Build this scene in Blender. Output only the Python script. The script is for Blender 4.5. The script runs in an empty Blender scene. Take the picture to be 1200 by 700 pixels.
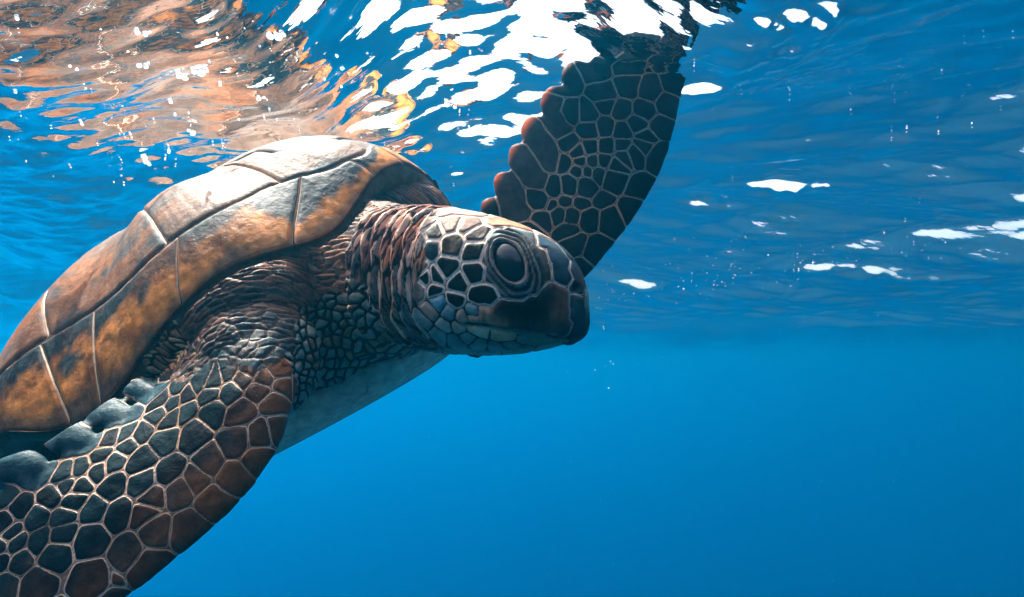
import bpy, bmesh, math, random
import numpy as np
from mathutils import Vector, Matrix
from mathutils.bvhtree import BVHTree

# ------------------------------------------------------------------ camera, light, exposure
sc = bpy.context.scene
COL = sc.collection
PITCH = math.radians(5.0)
FPX = 800.0                                    # focal length in photo pixels (photo is 1200 x 700)
cam = bpy.data.cameras.new('camera')
cam.lens = 36.0 * FPX / 1200.0
cam.sensor_width = 36.0
cam.clip_start = 0.01
cam.clip_end = 2000.0
camo = bpy.data.objects.new('camera', cam)
COL.objects.link(camo)
camo.location = (0, 0, 0)
camo.rotation_euler = (math.pi / 2 + PITCH, 0, 0)
sc.camera = camo

SUN_EL = math.radians(56.0)
SUN_DIR = np.array([-0.66, 0.66])              # horizontal direction towards the sun
SUN_DIR = SUN_DIR / np.linalg.norm(SUN_DIR)
world = bpy.data.worlds.new('World')
sc.world = world
world.use_nodes = True
wn = world.node_tree
for n in list(wn.nodes):
    wn.nodes.remove(n)
sky = wn.nodes.new('ShaderNodeTexSky')
sky.sky_type = 'NISHITA'
sky.sun_disc = False
sky.sun_elevation = SUN_EL
sky.sun_rotation = math.atan2(SUN_DIR[0], SUN_DIR[1])
sky.dust_density = 7.0
sky.ozone_density = 0.3
bg = wn.nodes.new('ShaderNodeBackground')
bg.inputs['Strength'].default_value = 0.15
wo = wn.nodes.new('ShaderNodeOutputWorld')
wn.links.new(sky.outputs[0], bg.inputs['Color'])
wn.links.new(bg.outputs[0], wo.inputs['Surface'])

sun = bpy.data.lights.new('sun', 'SUN')
sun.energy = 5.0
sun.angle = math.radians(0.6)
sun.color = (1.0, 0.95, 0.86)
suno = bpy.data.objects.new('sun', sun)
COL.objects.link(suno)
sd = Vector((SUN_DIR[0] * math.cos(SUN_EL), SUN_DIR[1] * math.cos(SUN_EL), math.sin(SUN_EL)))
suno.rotation_euler = sd.to_track_quat('Z', 'Y').to_euler()
suno.location = sd * 20

sc.view_settings.view_transform = 'Standard'
sc.view_settings.look = 'None'
sc.view_settings.gamma = 1.0
sc.view_settings.exposure = 2.12
sc.render.engine = 'CYCLES'
cy = sc.cycles
cy.max_bounces = 8
cy.diffuse_bounces = 3
cy.glossy_bounces = 4
cy.transmission_bounces = 4
cy.transparent_max_bounces = 12
cy.volume_bounces = 2
cy.use_denoising = True
cy.sample_clamp_indirect = 8.0
cy.caustics_reflective = True
cy.caustics_refractive = True

# ------------------------------------------------------------------ helpers
CA = np.array([0, math.cos(PITCH), math.sin(PITCH)])
CU = np.array([0, -math.sin(PITCH), math.cos(PITCH)])
CR = np.array([1.0, 0, 0])


def W(px, py, d):
    """point seen at photo pixel (px, py), d metres ahead of the camera"""
    return d * ((px - 600.0) / FPX * CR + CA + (350.0 - py) / FPX * CU)


def pix(P):
    d = P @ CA
    return 600 + FPX * (P @ CR) / d, 350 - FPX * (P @ CU) / d, d


def unit(v):
    return v / np.linalg.norm(v)


def smooth(a, b, x):
    t = np.clip((x - a) / (b - a), 0, 1)
    return t * t * (3 - 2 * t)


def hash3(i, j, k, s=0):
    i = i.astype(np.int64); j = j.astype(np.int64); k = k.astype(np.int64)
    h = (i * 73856093) ^ (j * 19349663) ^ (k * 83492791) ^ (s * 2654435761)
    h = (h ^ (h >> 13)) * 1274126177
    h = h & 0x7fffffff
    h = ((h ^ (h >> 15)) * 2246822519) & 0x7fffffff
    return (h ^ (h >> 12)) % 1000003 / 1000003.0


def vnoise(P, s=0):
    f = np.floor(P)
    t = P - f
    t = t * t * (3 - 2 * t)
    i, j, k = f[:, 0], f[:, 1], f[:, 2]
    r = 0
    for a in (0, 1):
        for b in (0, 1):
            for c in (0, 1):
                w = (t[:, 0] if a else 1 - t[:, 0]) * (t[:, 1] if b else 1 - t[:, 1]) * (t[:, 2] if c else 1 - t[:, 2])
                r = r + w * hash3(i + a, j + b, k + c, s)
    return r


def fbm(P, s=0, octv=3):
    r = 0; a = 1.0; n = 0
    for o in range(octv):
        r = r + a * vnoise(P * (2.03 ** o) + 17.3 * o, s + o)
        n += a; a *= 0.5
    return r / n


def voro2(u, v, s=0, jit=0.85):
    """cellular pattern in a plane: border distance, cell hash, in cell units"""
    fu = np.floor(u); fv = np.floor(v)
    z = np.zeros_like(fu)
    ds = []; hs = []; xs = []; ys = []
    for a in (-1, 0, 1):
        for b in (-1, 0, 1):
            cu = fu + a; cv = fv + b
            x = cu + 0.5 + jit * (hash3(cu, cv, z, s) - 0.5)
            y = cv + 0.5 + jit * (hash3(cu, cv, z, s + 7) - 0.5)
            xs.append(x); ys.append(y)
            ds.append((x - u) ** 2 + (y - v) ** 2)
            hs.append(hash3(cu, cv, z, s + 13))
    ds = np.array(ds); xs = np.array(xs); ys = np.array(ys); hs = np.array(hs)
    i0 = ds.argmin(0)
    n = np.arange(len(u))
    d0 = ds[i0, n]; x0 = xs[i0, n]; y0 = ys[i0, n]
    e = np.full(len(u), 9.0)
    for q in range(9):
        L = np.sqrt((xs[q] - x0) ** 2 + (ys[q] - y0) ** 2)
        b = (ds[q] - d0) / (2 * np.maximum(L, 1e-6))
        b = np.where(i0 == q, 9.0, b)
        e = np.minimum(e, b)
    return e, hs[i0, n]


def seedcells(P, seeds, group, k=8, soft=0.0006):
    """nearest seed group and distance to the border with the next group"""
    seeds = np.asarray(seeds, np.float64); group = np.asarray(group)
    N = len(P)
    gid = np.zeros(N, int); edge = np.zeros(N)
    k = min(k, len(seeds))
    s2 = (seeds ** 2).sum(1)
    for a in range(0, N, 40000):
        p = P[a:a + 40000]
        D = (p ** 2).sum(1)[:, None] + s2[None] - 2 * p @ seeds.T
        idx = np.argpartition(D, k - 1, axis=1)[:, :k]
        d = np.take_along_axis(D, idx, 1)
        o = np.argsort(d, 1)
        idx = np.take_along_axis(idx, o, 1); d = np.take_along_axis(d, o, 1)
        g = group[idx]
        L = np.linalg.norm(seeds[idx] - seeds[idx[:, :1]], axis=2)
        b = (d - d[:, :1]) / (2 * np.maximum(L, 1e-6))
        b[g == g[:, :1]] = 0.05
        gid[a:a + 40000] = g[:, 0]
        edge[a:a + 40000] = -soft * np.log(np.exp(-b / soft).sum(1))
    return gid, np.maximum(edge, 0)


def mesh_obj(name, V, Fq, mat=None, parent=None, smooth_shade=True):
    """mesh object from arrays; Fq is an (n,4) or (n,3) array or a list of index tuples"""
    me = bpy.data.meshes.new(name)
    V = np.asarray(V, np.float32)
    if isinstance(Fq, np.ndarray):
        n, m = Fq.shape
        me.vertices.add(len(V)); me.vertices.foreach_set('co', V.ravel())
        me.loops.add(n * m); me.loops.foreach_set('vertex_index', Fq.astype(np.int32).ravel())
        me.polygons.add(n)
        me.polygons.foreach_set('loop_start', np.arange(0, n * m, m, dtype=np.int32))
        me.update(calc_edges=True)
    else:
        me.from_pydata(V.tolist(), [], Fq); me.update()
    me.validate()
    if smooth_shade:
        me.polygons.foreach_set('use_smooth', np.ones(len(me.polygons), bool))
    o = bpy.data.objects.new(name, me)
    COL.objects.link(o)
    if mat:
        me.materials.append(mat)
    if parent:
        o.parent = parent
    return o


def attr(o, name, val):
    me = o.data
    val = np.asarray(val, np.float32)
    if val.ndim == 1:
        a = me.attributes.new(name, 'FLOAT', 'POINT')
        a.data.foreach_set('value', val)
    else:
        a = me.attributes.new(name, 'FLOAT_COLOR', 'POINT')
        c = np.ones((len(val), 4), np.float32); c[:, :3] = val
        a.data.foreach_set('color', c.ravel())


def grid_faces(nu, nv, wrap_u=False):
    i = np.arange(nu if wrap_u else nu - 1)
    j = np.arange(nv - 1)
    I, J = np.meshgrid(i, j, indexing='ij')
    I2 = (I + 1) % nu
    return np.stack([I * nv + J, I2 * nv + J, I2 * nv + J + 1, I * nv + J + 1], -1).reshape(-1, 4)


def tag(o, label=None, cat=None, group=None, kind=None):
    if label: o['label'] = label
    if cat: o['category'] = cat
    if group: o['group'] = group
    if kind: o['kind'] = kind
    return o


def newmat(name):
    m = bpy.data.materials.new(name)
    m.use_nodes = True
    nt = m.node_tree
    for n in list(nt.nodes):
        nt.nodes.remove(n)
    return m, nt


def node(nt, typ, **kw):
    n = nt.nodes.new(typ)
    for k, v in kw.items():
        if k in n.inputs and not hasattr(n, k):
            n.inputs[k].default_value = v
        else:
            setattr(n, k, v)
    return n


def math_node(nt, op, a, b=None, c=None, clamp=False):
    n = nt.nodes.new('ShaderNodeMath'); n.operation = op; n.use_clamp = clamp
    for i, x in enumerate((a, b, c)):
        if x is None: continue
        if isinstance(x, (int, float)): n.inputs[i].default_value = x
        else: nt.links.new(x, n.inputs[i])
    return n.outputs[0]


def mix_col(nt, f, a, b):
    n = nt.nodes.new('ShaderNodeMix'); n.data_type = 'RGBA'
    for x, i in ((f, 0), (a, 6), (b, 7)):
        if isinstance(x, (int, float)): n.inputs[i].default_value = x
        elif isinstance(x, tuple): n.inputs[i].default_value = (*x, 1) if len(x) == 3 else x
        else: nt.links.new(x, n.inputs[i])
    return n.outputs[2]


def smoothstep_node(nt, lo, hi, x):
    n = nt.nodes.new('ShaderNodeMapRange'); n.interpolation_type = 'SMOOTHSTEP'
    for v, i in ((x, 0), (lo, 1), (hi, 2)):
        if isinstance(v, (int, float)): n.inputs[i].default_value = v
        else: nt.links.new(v, n.inputs[i])
    return n.outputs[0]


def noise_node(nt, scale, detail=4.0, rough=0.55, vec=None):
    n = nt.nodes.new('ShaderNodeTexNoise')
    n.inputs['Scale'].default_value = scale
    n.inputs['Detail'].default_value = detail
    n.inputs['Roughness'].default_value = rough
    if vec is not None: nt.links.new(vec, n.inputs['Vector'])
    return n.outputs['Fac']


def attr_node(nt, name):
    n = nt.nodes.new('ShaderNodeAttribute'); n.attribute_name = name
    return n


# ------------------------------------------------------------------ materials
def water_material():
    m, nt = newmat('rippled_water')
    out = node(nt, 'ShaderNodeOutputMaterial')
    geo = node(nt, 'ShaderNodeNewGeometry')
    mp = node(nt, 'ShaderNodeMapping'); mp.inputs['Scale'].default_value = (0.75, 1.5, 0.3); mp.inputs['Rotation'].default_value = (0, 0, 0.45)
    nt.links.new(geo.outputs['Position'], mp.inputs['Vector'])
    n1 = noise_node(nt, 38, 3, 0.5, mp.outputs[0])
    bump = node(nt, 'ShaderNodeBump'); bump.inputs['Strength'].default_value = 0.14
    bump.inputs['Distance'].default_value = 0.01
    nt.links.new(n1, bump.inputs['Height'])
    fr = node(nt, 'ShaderNodeFresnel'); fr.inputs['IOR'].default_value = 1.333
    nt.links.new(bump.outputs[0], fr.inputs['Normal'])
    gl = node(nt, 'ShaderNodeBsdfGlossy'); gl.inputs['Roughness'].default_value = 0.02
    gl.inputs['Color'].default_value = (1, 1, 1, 1)
    nt.links.new(bump.outputs[0], gl.inputs['Normal'])
    rf = node(nt, 'ShaderNodeBsdfRefraction'); rf.inputs['IOR'].default_value = 1.333
    rf.inputs['Roughness'].default_value = 0.12
    nt.links.new(bump.outputs[0], rf.inputs['Normal'])
    tr = node(nt, 'ShaderNodeBsdfTransparent')
    m1 = node(nt, 'ShaderNodeMixShader'); m1.inputs[0].default_value = 0.25
    nt.links.new(tr.outputs[0], m1.inputs[1]); nt.links.new(rf.outputs[0], m1.inputs[2])
    m2 = node(nt, 'ShaderNodeMixShader')
    nt.links.new(fr.outputs[0], m2.inputs[0])
    nt.links.new(m1.outputs[0], m2.inputs[1]); nt.links.new(gl.outputs[0], m2.inputs[2])
    nt.links.new(m2.outputs[0], out.inputs['Surface'])
    return m


def scale_material(name, rough=0.5, spec=0.3):
    """skin or shell: plates separated by pale lines; all colours come from the mesh"""
    m, nt = newmat(name)
    out = node(nt, 'ShaderNodeOutputMaterial')
    bs = node(nt, 'ShaderNodeBsdfPrincipled')
    geo = node(nt, 'ShaderNodeNewGeometry')
    pos = geo.outputs['Position']
    e = attr_node(nt, 'edge').outputs['Fac']
    lw = attr_node(nt, 'line_width').outputs['Fac']
    sc_ = attr_node(nt, 'scale_colour').outputs['Color']
    lc = attr_node(nt, 'line_colour').outputs['Color']
    th = attr_node(nt, 'thin').outputs['Fac']
    nf = noise_node(nt, 420, 3, 0.6, pos)
    nm = noise_node(nt, 110, 4, 0.6, pos)
    # ragged plate edges
    e2 = math_node(nt, 'ADD', e, math_node(nt, 'MULTIPLY', math_node(nt, 'SUBTRACT', nm, 0.5), 0.0011))
    f = smoothstep_node(nt, math_node(nt, 'MULTIPLY', lw, 0.55), math_node(nt, 'MULTIPLY', lw, 1.35), e2)
    crack = smoothstep_node(nt, 0.0001, 0.0006, e2)
    # mottling of both colours
    g = math_node(nt, 'MULTIPLY_ADD', nm, 1.4, 0.05)
    mul = nt.nodes.new('ShaderNodeVectorMath'); mul.operation = 'SCALE'
    nt.links.new(sc_, mul.inputs[0]); nt.links.new(g, mul.inputs['Scale'])
    lg = math_node(nt, 'MULTIPLY_ADD', nf, 0.9, 0.55)
    mul2 = nt.nodes.new('ShaderNodeVectorMath'); mul2.operation = 'SCALE'
    nt.links.new(lc, mul2.inputs[0]); nt.links.new(lg, mul2.inputs['Scale'])
    linec = mix_col(nt, math_node(nt, 'MULTIPLY_ADD', crack, 0.75, 0.25), (0.03, 0.015, 0.01), mul2.outputs[0])
    col = mix_col(nt, f, linec, mul.outputs[0])
    nt.links.new(col, bs.inputs['Base Color'])
    bs.inputs['Roughness'].default_value = rough
    bs.inputs['Specular IOR Level'].default_value = spec
    h = math_node(nt, 'ADD', math_node(nt, 'MULTIPLY', f, 0.0006),
                  math_node(nt, 'ADD', math_node(nt, 'MULTIPLY', nm, 0.0012), math_node(nt, 'MULTIPLY', nf, 0.0004)))
    bump = node(nt, 'ShaderNodeBump'); bump.inputs['Strength'].default_value = 0.8
    bump.inputs['Distance'].default_value = 1.0
    nt.links.new(h, bump.inputs['Height'])
    nt.links.new(bump.outputs[0], bs.inputs['Normal'])
    tl = node(nt, 'ShaderNodeBsdfTranslucent')
    tl.inputs['Color'].default_value = (0.85, 0.36, 0.10, 1)
    mx = node(nt, 'ShaderNodeMixShader')
    nt.links.new(th, mx.inputs[0])
    nt.links.new(bs.outputs[0], mx.inputs[1]); nt.links.new(tl.outputs[0], mx.inputs[2])
    nt.links.new(mx.outputs[0], out.inputs['Surface'])
    return m


def simple_mat(name, col, rough=0.5, spec=0.5, coat=0.0):
    m, nt = newmat(name)
    out = node(nt, 'ShaderNodeOutputMaterial')
    bs = node(nt, 'ShaderNodeBsdfPrincipled')
    bs.inputs['Base Color'].default_value = (*col, 1)
    bs.inputs['Roughness'].default_value = rough
    bs.inputs['Specular IOR Level'].default_value = spec
    bs.inputs['Coat Weight'].default_value = coat
    bs.inputs['Coat Roughness'].default_value = 0.03
    nt.links.new(bs.outputs[0], out.inputs['Surface'])
    return m, nt, bs


M_water = water_material()
M_skin = scale_material('turtle_skin', 0.5, 0.06)
M_shell = scale_material('turtle_shell', 0.55, 0.08)

# ------------------------------------------------------------------ setting: water surface, water body, sea floor


# where small crests break, photo pixel, half width in pixels, height of the step, lean
GLINTS = []
for px_, py_, wpx, A_, k_ in ((818, 96, 16, .016, -0.5), (925, 224, 50, .020, -0.35), (838, 253, 14, .016, -0.3), (1035, 287, 60, .013, -0.2), (945, 302, 26, .016, -0.2), (735, 236, 12, .014, -0.3),
                              (757, 231, 9, .012, -0.3), (940, 12, 22, .016, 0.3), (905, 18, 14, .014, 0.3), (815, 22, 10, .013, 0.5), (775, 158, 8, .012, -0.4), (985, 5, 16, .014, 0.2), (1150, 130, 10, .012, -0.3)):
    dz = W(px_, py_, 1.0)
    t_ = 0.287 / dz[2]
    GLINTS.append((dz[0] * t_, dz[1] * t_, wpx / FPX * t_ * 1.5, A_ * 0.85 * min(1.0, 0.45 + 0.4 * t_), (0.0045 + 0.0025 * t_), k_))


def wave_height(x, y):
    r = np.sqrt(x * x + y * y)
    rng = np.random.default_rng(5)
    # a swell: the water lies low over the turtle's back and rises to the right and away
    near_x = sum(np.interp(x + o_, [-1.6, -0.9, -0.6, -0.4, -0.2, 0.1, 0.5, 1.5], [0.19, 0.140, 0.142, 0.180, 0.232, 0.272, 0.30, 0.30]) for o_ in (-0.12, -0.06, 0, 0.06, 0.12)) / 5
    w_ = smooth(2.2, 0.9, y) * smooth(-1.5, -0.2, y)
    z = near_x * w_ + 0.29 * (1 - w_)
    for lam, slope, n in ((3.2, 0.12, 5), (1.3, 0.19, 7), (0.55, 0.21, 9), (0.24, 0.18, 11), (0.11, 0.12, 12), (0.055, 0.07, 10)):
        near = smooth(0.5, 1.3, r) if lam > 0.5 else (0.45 + 0.55 * smooth(0.5, 1.3, r))
        for q in range(n):
            l = lam * rng.uniform(0.75, 1.3)
            a = math.radians(rng.normal(62, 26))
            kx, ky = math.cos(a) * 2 * math.pi / l, math.sin(a) * 2 * math.pi / l
            A = slope * l / (2 * math.pi) * rng.uniform(0.5, 1.2) / math.sqrt(n) * 1.4
            ph = rng.uniform(0, 2 * math.pi)
            m_ = r < l * 60
            s = np.sin(kx * x[m_] + ky * y[m_] + ph)
            keep = np.clip((l * 60 - r[m_]) / (l * 30), 0, 1)
            if lam < 1.0 and q % 3 == 0:
                s = 0.6 - np.abs(s) * 1.3
            z[m_] += A * keep * s * near[m_]
    # the surface falls away from the camera over the turtle's back
    z += 0.10 * (1 - smooth(0.44, 0.86, y + 0.10 * x)) * smooth(0.21, 0.03, x) * (0.02 + 0.98 * smooth(-0.22, -0.09, x)) * smooth(-1.6, -0.8, x)
    # small breaking crests: short steep steps in the surface
    for x0, y0, U, A, w, k in GLINTS:
        m_ = (np.abs(x - x0) < 3.2 * U) & (np.abs(y - y0) < 0.6)
        u_ = x[m_] - x0; v_ = y[m_] - y0 - k * u_ + 0.006 * np.sin(u_ * 23 + x0 * 9) + 0.003 * np.sin(u_ * 67 + y0 * 30)
        step = smooth(-w, w, v_) * np.exp(-np.maximum(v_ - w, 0) / 0.12)
        z[m_] -= A * step * np.exp(-(u_ / U) ** 2) * np.clip(2.6 * fbm(np.stack([u_ * 34 + 50 * y0, v_ * 6 + 9, u_ * 0 + x0 * 31], -1), 88, 4) - 0.62, 0, 1.15)
    # choppy little ripples there
    m_ = (x < 0.5) & (x > -1.5) & (y < 1.6) & (y > -0.3)
    X = x[m_]; Y = y[m_]
    patch = smooth(0.45, 0.0, X) * smooth(1.5, 0.8, Y) * smooth(-1.4, -0.9, X)
    for q in range(20):
        l = rng.uniform(0.035, 0.10) if q < 12 else rng.uniform(0.018, 0.032)
        a = math.radians(rng.normal(75, 38))
        s = np.sin((math.cos(a) * X + math.sin(a) * Y) * 2 * math.pi / l + rng.uniform(0, 6.28) + 2.5 * np.sin(X * 9 + q) + 2 * np.sin(Y * 7 + q * 2))
        z[m_] += patch * (0.085 if q < 12 else 0.06) * (0.6 + 0.4 * smooth(-0.3, -0.1, X)) * l / (2 * math.pi) * s
    return z


def build_water():
    na = 700
    a0 = math.radians(-50)
    ang = np.linspace(a0, -a0, na)
    # the sector in front of the camera finely, radii growing geometrically
    r = np.concatenate([np.linspace(0.02, 0.42, 14, endpoint=False), 0.42 * (6 / 0.42) ** np.linspace(0, 1, 820, endpoint=False), 6 * (270 / 6) ** np.linspace(0, 1, 110)])
    nr = len(r)
    A, R = np.meshgrid(ang, r, indexing='ij')
    X = R * np.sin(A); Y = R * np.cos(A) - 0.1
    Z = wave_height(X.ravel(), Y.ravel()).reshape(X.shape)
    V = [np.stack([X, Y, Z], -1).reshape(-1, 3)]
    Fs = [grid_faces(na, nr)]
    # the rest of the circle coarser
    na2 = 120
    ang2 = np.linspace(-a0, 2 * math.pi + a0, na2)
    A, R = np.meshgrid(ang2, r[::4], indexing='ij')
    X = R * np.sin(A); Y = R * np.cos(A) - 0.1
    Z = wave_height(X.ravel(), Y.ravel()).reshape(X.shape)
    V.append(np.stack([X, Y, Z], -1).reshape(-1, 3))
    Fs.append(grid_faces(na2, len(r[::4])) + na * nr)
    Fq = np.concatenate(Fs)
    V = np.concatenate(V)
    # normals must point up, out of the water
    p = V[Fq[0]]
    if np.cross(p[1] - p[0], p[2] - p[0])[2] < 0:
        Fq = Fq[:, ::-1]
    # plug the hole round the apex
    o = mesh_obj('water_surface', V, np.ascontiguousarray(Fq), M_water)
    tag(o, 'rippled underside of the sea surface, mirroring the turtle and the deep water', kind='structure')
    return o


build_water()

# sea floor far below, lost in the blue
m, nt, bs = simple_mat('sea_sand', (0.35, 0.3, 0.22), 0.9, 0.1)
nn = noise_node(nt, 0.4, 5)
nt.links.new(mix_col(nt, nn, (0.2, 0.18, 0.13), (0.42, 0.37, 0.28)), bs.inputs['Base Color'])
g = np.linspace(-278, 278, 60)
GX, GY = np.meshgrid(g, g, indexing='ij')
GP = np.stack([GX.ravel(), GY.ravel(), np.zeros(GX.size)], -1)
GZ = -26 + 2.5 * fbm(GP * 0.05 + 50, 3)
GP[:, 2] = GZ
o = mesh_obj('sea_floor', GP, grid_faces(60, 60)[:, ::-1].copy(), m)
tag(o, 'pale sand floor deep below, lost in blue water', kind='structure')

# the water itself: one closed box of even density
bmw = bmesh.new()
bmesh.ops.create_cube(bmw, size=1.0)
for v in bmw.verts:
    v.co = Vector((v.co.x * 560, v.co.y * 560, 0.52 if v.co.z > 0 else -28.0))
me = bpy.data.meshes.new('haze'); bmw.to_mesh(me); bmw.free()
haze = bpy.data.objects.new('haze', me); COL.objects.link(haze)
m, nt = newmat('sea_water')
out = node(nt, 'ShaderNodeOutputMaterial')
pv = node(nt, 'ShaderNodeVolumePrincipled')
pv.inputs['Density'].default_value = 0.075
pv.inputs['Color'].default_value = (0.001, 0.455, 0.82, 1)
pv.inputs['Absorption Color'].default_value = (0, 0, 0, 1)
pv.inputs['Anisotropy'].default_value = 0.86
nt.links.new(pv.outputs[0], out.inputs['Volume'])
me.materials.append(m)
tag(haze, 'clear blue sea water fading to deep blue', kind='stuff')

# ------------------------------------------------------------------ turtle: frame of the body
YAW, TP, RO = 0.5439, 0.3806, 0.3203
Fv = np.array([math.cos(YAW) * math.cos(TP), -math.sin(YAW) * math.cos(TP), math.sin(TP)])
S0 = np.array([-math.sin(YAW), -math.cos(YAW), 0.0])
U0 = np.cross(S0, Fv); U0 = U0 * np.sign(U0[2])
Sv = S0 * math.cos(RO) - U0 * math.sin(RO)
Uv = U0 * math.cos(RO) + S0 * math.sin(RO)
SL, SW, SH, ARCH, ASG, TAP = 0.6301, 0.5306, 0.200, 0.0821, 0.9712, -0.1984
ORG = np.array([-0.1051, 0.6656, 0.1864]) - Fv * SL / 2 - Uv * ARCH


def L2W(p):
    p = np.asarray(p, float)
    return ORG + p[..., :1] * Fv + p[..., 1:2] * Sv + p[..., 2:3] * Uv


def W2L(P):
    q = np.asarray(P) - ORG
    return np.stack([q @ Fv, q @ Sv, q @ Uv], -1)


turtle = bpy.data.objects.new('sea_turtle', None)
COL.objects.link(turtle)
turtle.location = Vector(L2W(np.array([0.0, 0, -0.1])))
tag(turtle, 'green sea turtle with scaly flippers and orange brown shell swimming just under the surface', 'turtle')
bpy.context.view_layer.update()
T_INV = Matrix.Translation(-turtle.location)


def child(o, parent=None):
    """put o under parent; its mesh stays where it was built"""
    o.parent = parent or turtle
    if parent is None:
        o.matrix_parent_inverse = T_INV
    return o


# ------------------------------------------------------------------ carapace
# rim of the shell along the visible side, photo pixel and distance ahead
RIMPX = [(440, 203, .648), (415, 243, .622), (390, 277, .603), (345, 291, .588), (300, 301, .579), (260, 319, .572), (225, 345, .567),
         (185, 390, .562), (160, 430, .561), (135, 468, .563), (100, 496, .568), (50, 509, .577), (0, 500, .590)]
rl = W2L(np.array([W(*p) for p in RIMPX]))


def rim_base(th):
    x = SL / 2 * np.cos(th)
    y = SW / 2 * np.sin(th) * (1 + TAP * np.cos(th))
    z = ARCH * np.exp(-(th / ASG) ** 2)
    return np.stack([x, y, z], -1)


tt = np.radians(np.array([12, 22, 30, 37, 43, 49, 54.5, 60.5, 66, 72, 78, 84, 90.0]))
dl = rl - rim_base(tt)
TK = np.concatenate([[0, math.radians(4)], tt, [math.radians(115), math.pi]])
DK = np.concatenate([[[0, 0, dl[0, 2]], [0, 0, dl[0, 2]]], dl, np.zeros((2, 3))])


def rim(th):
    a = np.abs(th); s = np.sign(th)
    d = np.stack([np.interp(a, TK, DK[:, i]) for i in range(3)], -1)
    # soften
    for off in (-0.03, 0.03, -0.06, 0.06):
        d = d + np.stack([np.interp(np.abs(a + off), TK, DK[:, i]) for i in range(3)], -1)
    d = d / 5
    b = rim_base(a) + d * smooth(-0.30, 0.05, th)[..., None]      # the far side keeps its plain oval
    b[..., 1] *= np.where(s < 0, -1, 1)
    return b


def shell_pt(th, rho):
    """carapace surface in body coordinates; th around from the front, rho 0 top to 1 rim"""
    r = rim(th)
    z = r[..., 2] * rho ** 2 + SH * np.maximum(1 - rho ** 2.4, 0) ** 0.8
    z = z - SH * 0.17 * smooth(0.7, 1.5, np.abs(th)) * rho * np.maximum(1 - rho ** 2.4, 0) ** 0.8
    return np.stack([r[..., 0] * rho, r[..., 1] * rho, z], -1)


def shell_off(th, rho, h):
    e = 1e-3
    p = shell_pt(th, rho)
    a = shell_pt(th + e, rho) - shell_pt(th - e, rho)
    r1 = np.minimum(rho + e, 1.0); r0 = np.maximum(rho - e, 0.01)
    b = shell_pt(th, r1) - shell_pt(th, r0)
    n = np.cross(a, b)
    ln = np.linalg.norm(n, axis=-1, keepdims=True)
    n = np.where(ln > 1e-12, n / np.maximum(ln, 1e-12), np.array([0, 0, 1.0]))
    n = np.where(n[..., 2:] < -0.2, -n, n)
    return p + n * np.asarray(h)[..., None]


# find (theta, rho) of a photo pixel on the visible shell
_th = np.linspace(-0.9, 2.2, 700); _rh = np.linspace(0.02, 1, 260)
_T, _R = np.meshgrid(_th, _rh, indexing='ij')
_P = L2W(shell_pt(_T, _R))
_x, _y, _d = pix(_P)


def shell_at(px, py):
    q = np.hypot(_x - px, _y - py) + (_d - _d.min()) * 8
    i = np.unravel_index(q.argmin(), q.shape)
    return _T[i], _R[i]


seam_px = [(439, 178), (410, 191), (356, 209), (320, 211), (262, 247), (209, 279), (160, 322), (111, 361), (80, 380), (50, 397), (20, 425), (0, 445)]
sm = np.array(sorted([shell_at(*p) for p in seam_px]))
print('SEAM', np.round(np.degrees(sm[:, 0])).tolist(), np.round(sm[:, 1], 3).tolist())


def seam_rho(th):
    a = np.abs(th)
    r = 0
    for off in (-0.08, -0.04, 0, 0.04, 0.08):
        r = r + np.interp(np.abs(a + off), np.concatenate([[0.0], sm[:, 0], [sm[-1, 0] + 0.4, math.pi]]),
                      np.concatenate([[0.9], sm[:, 1], [0.84, 0.86]]))
    return r / 5


carapace = None


def disc_of(th, rho):
    return np.stack([rho * np.cos(th), rho * np.sin(th)], -1)


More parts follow.
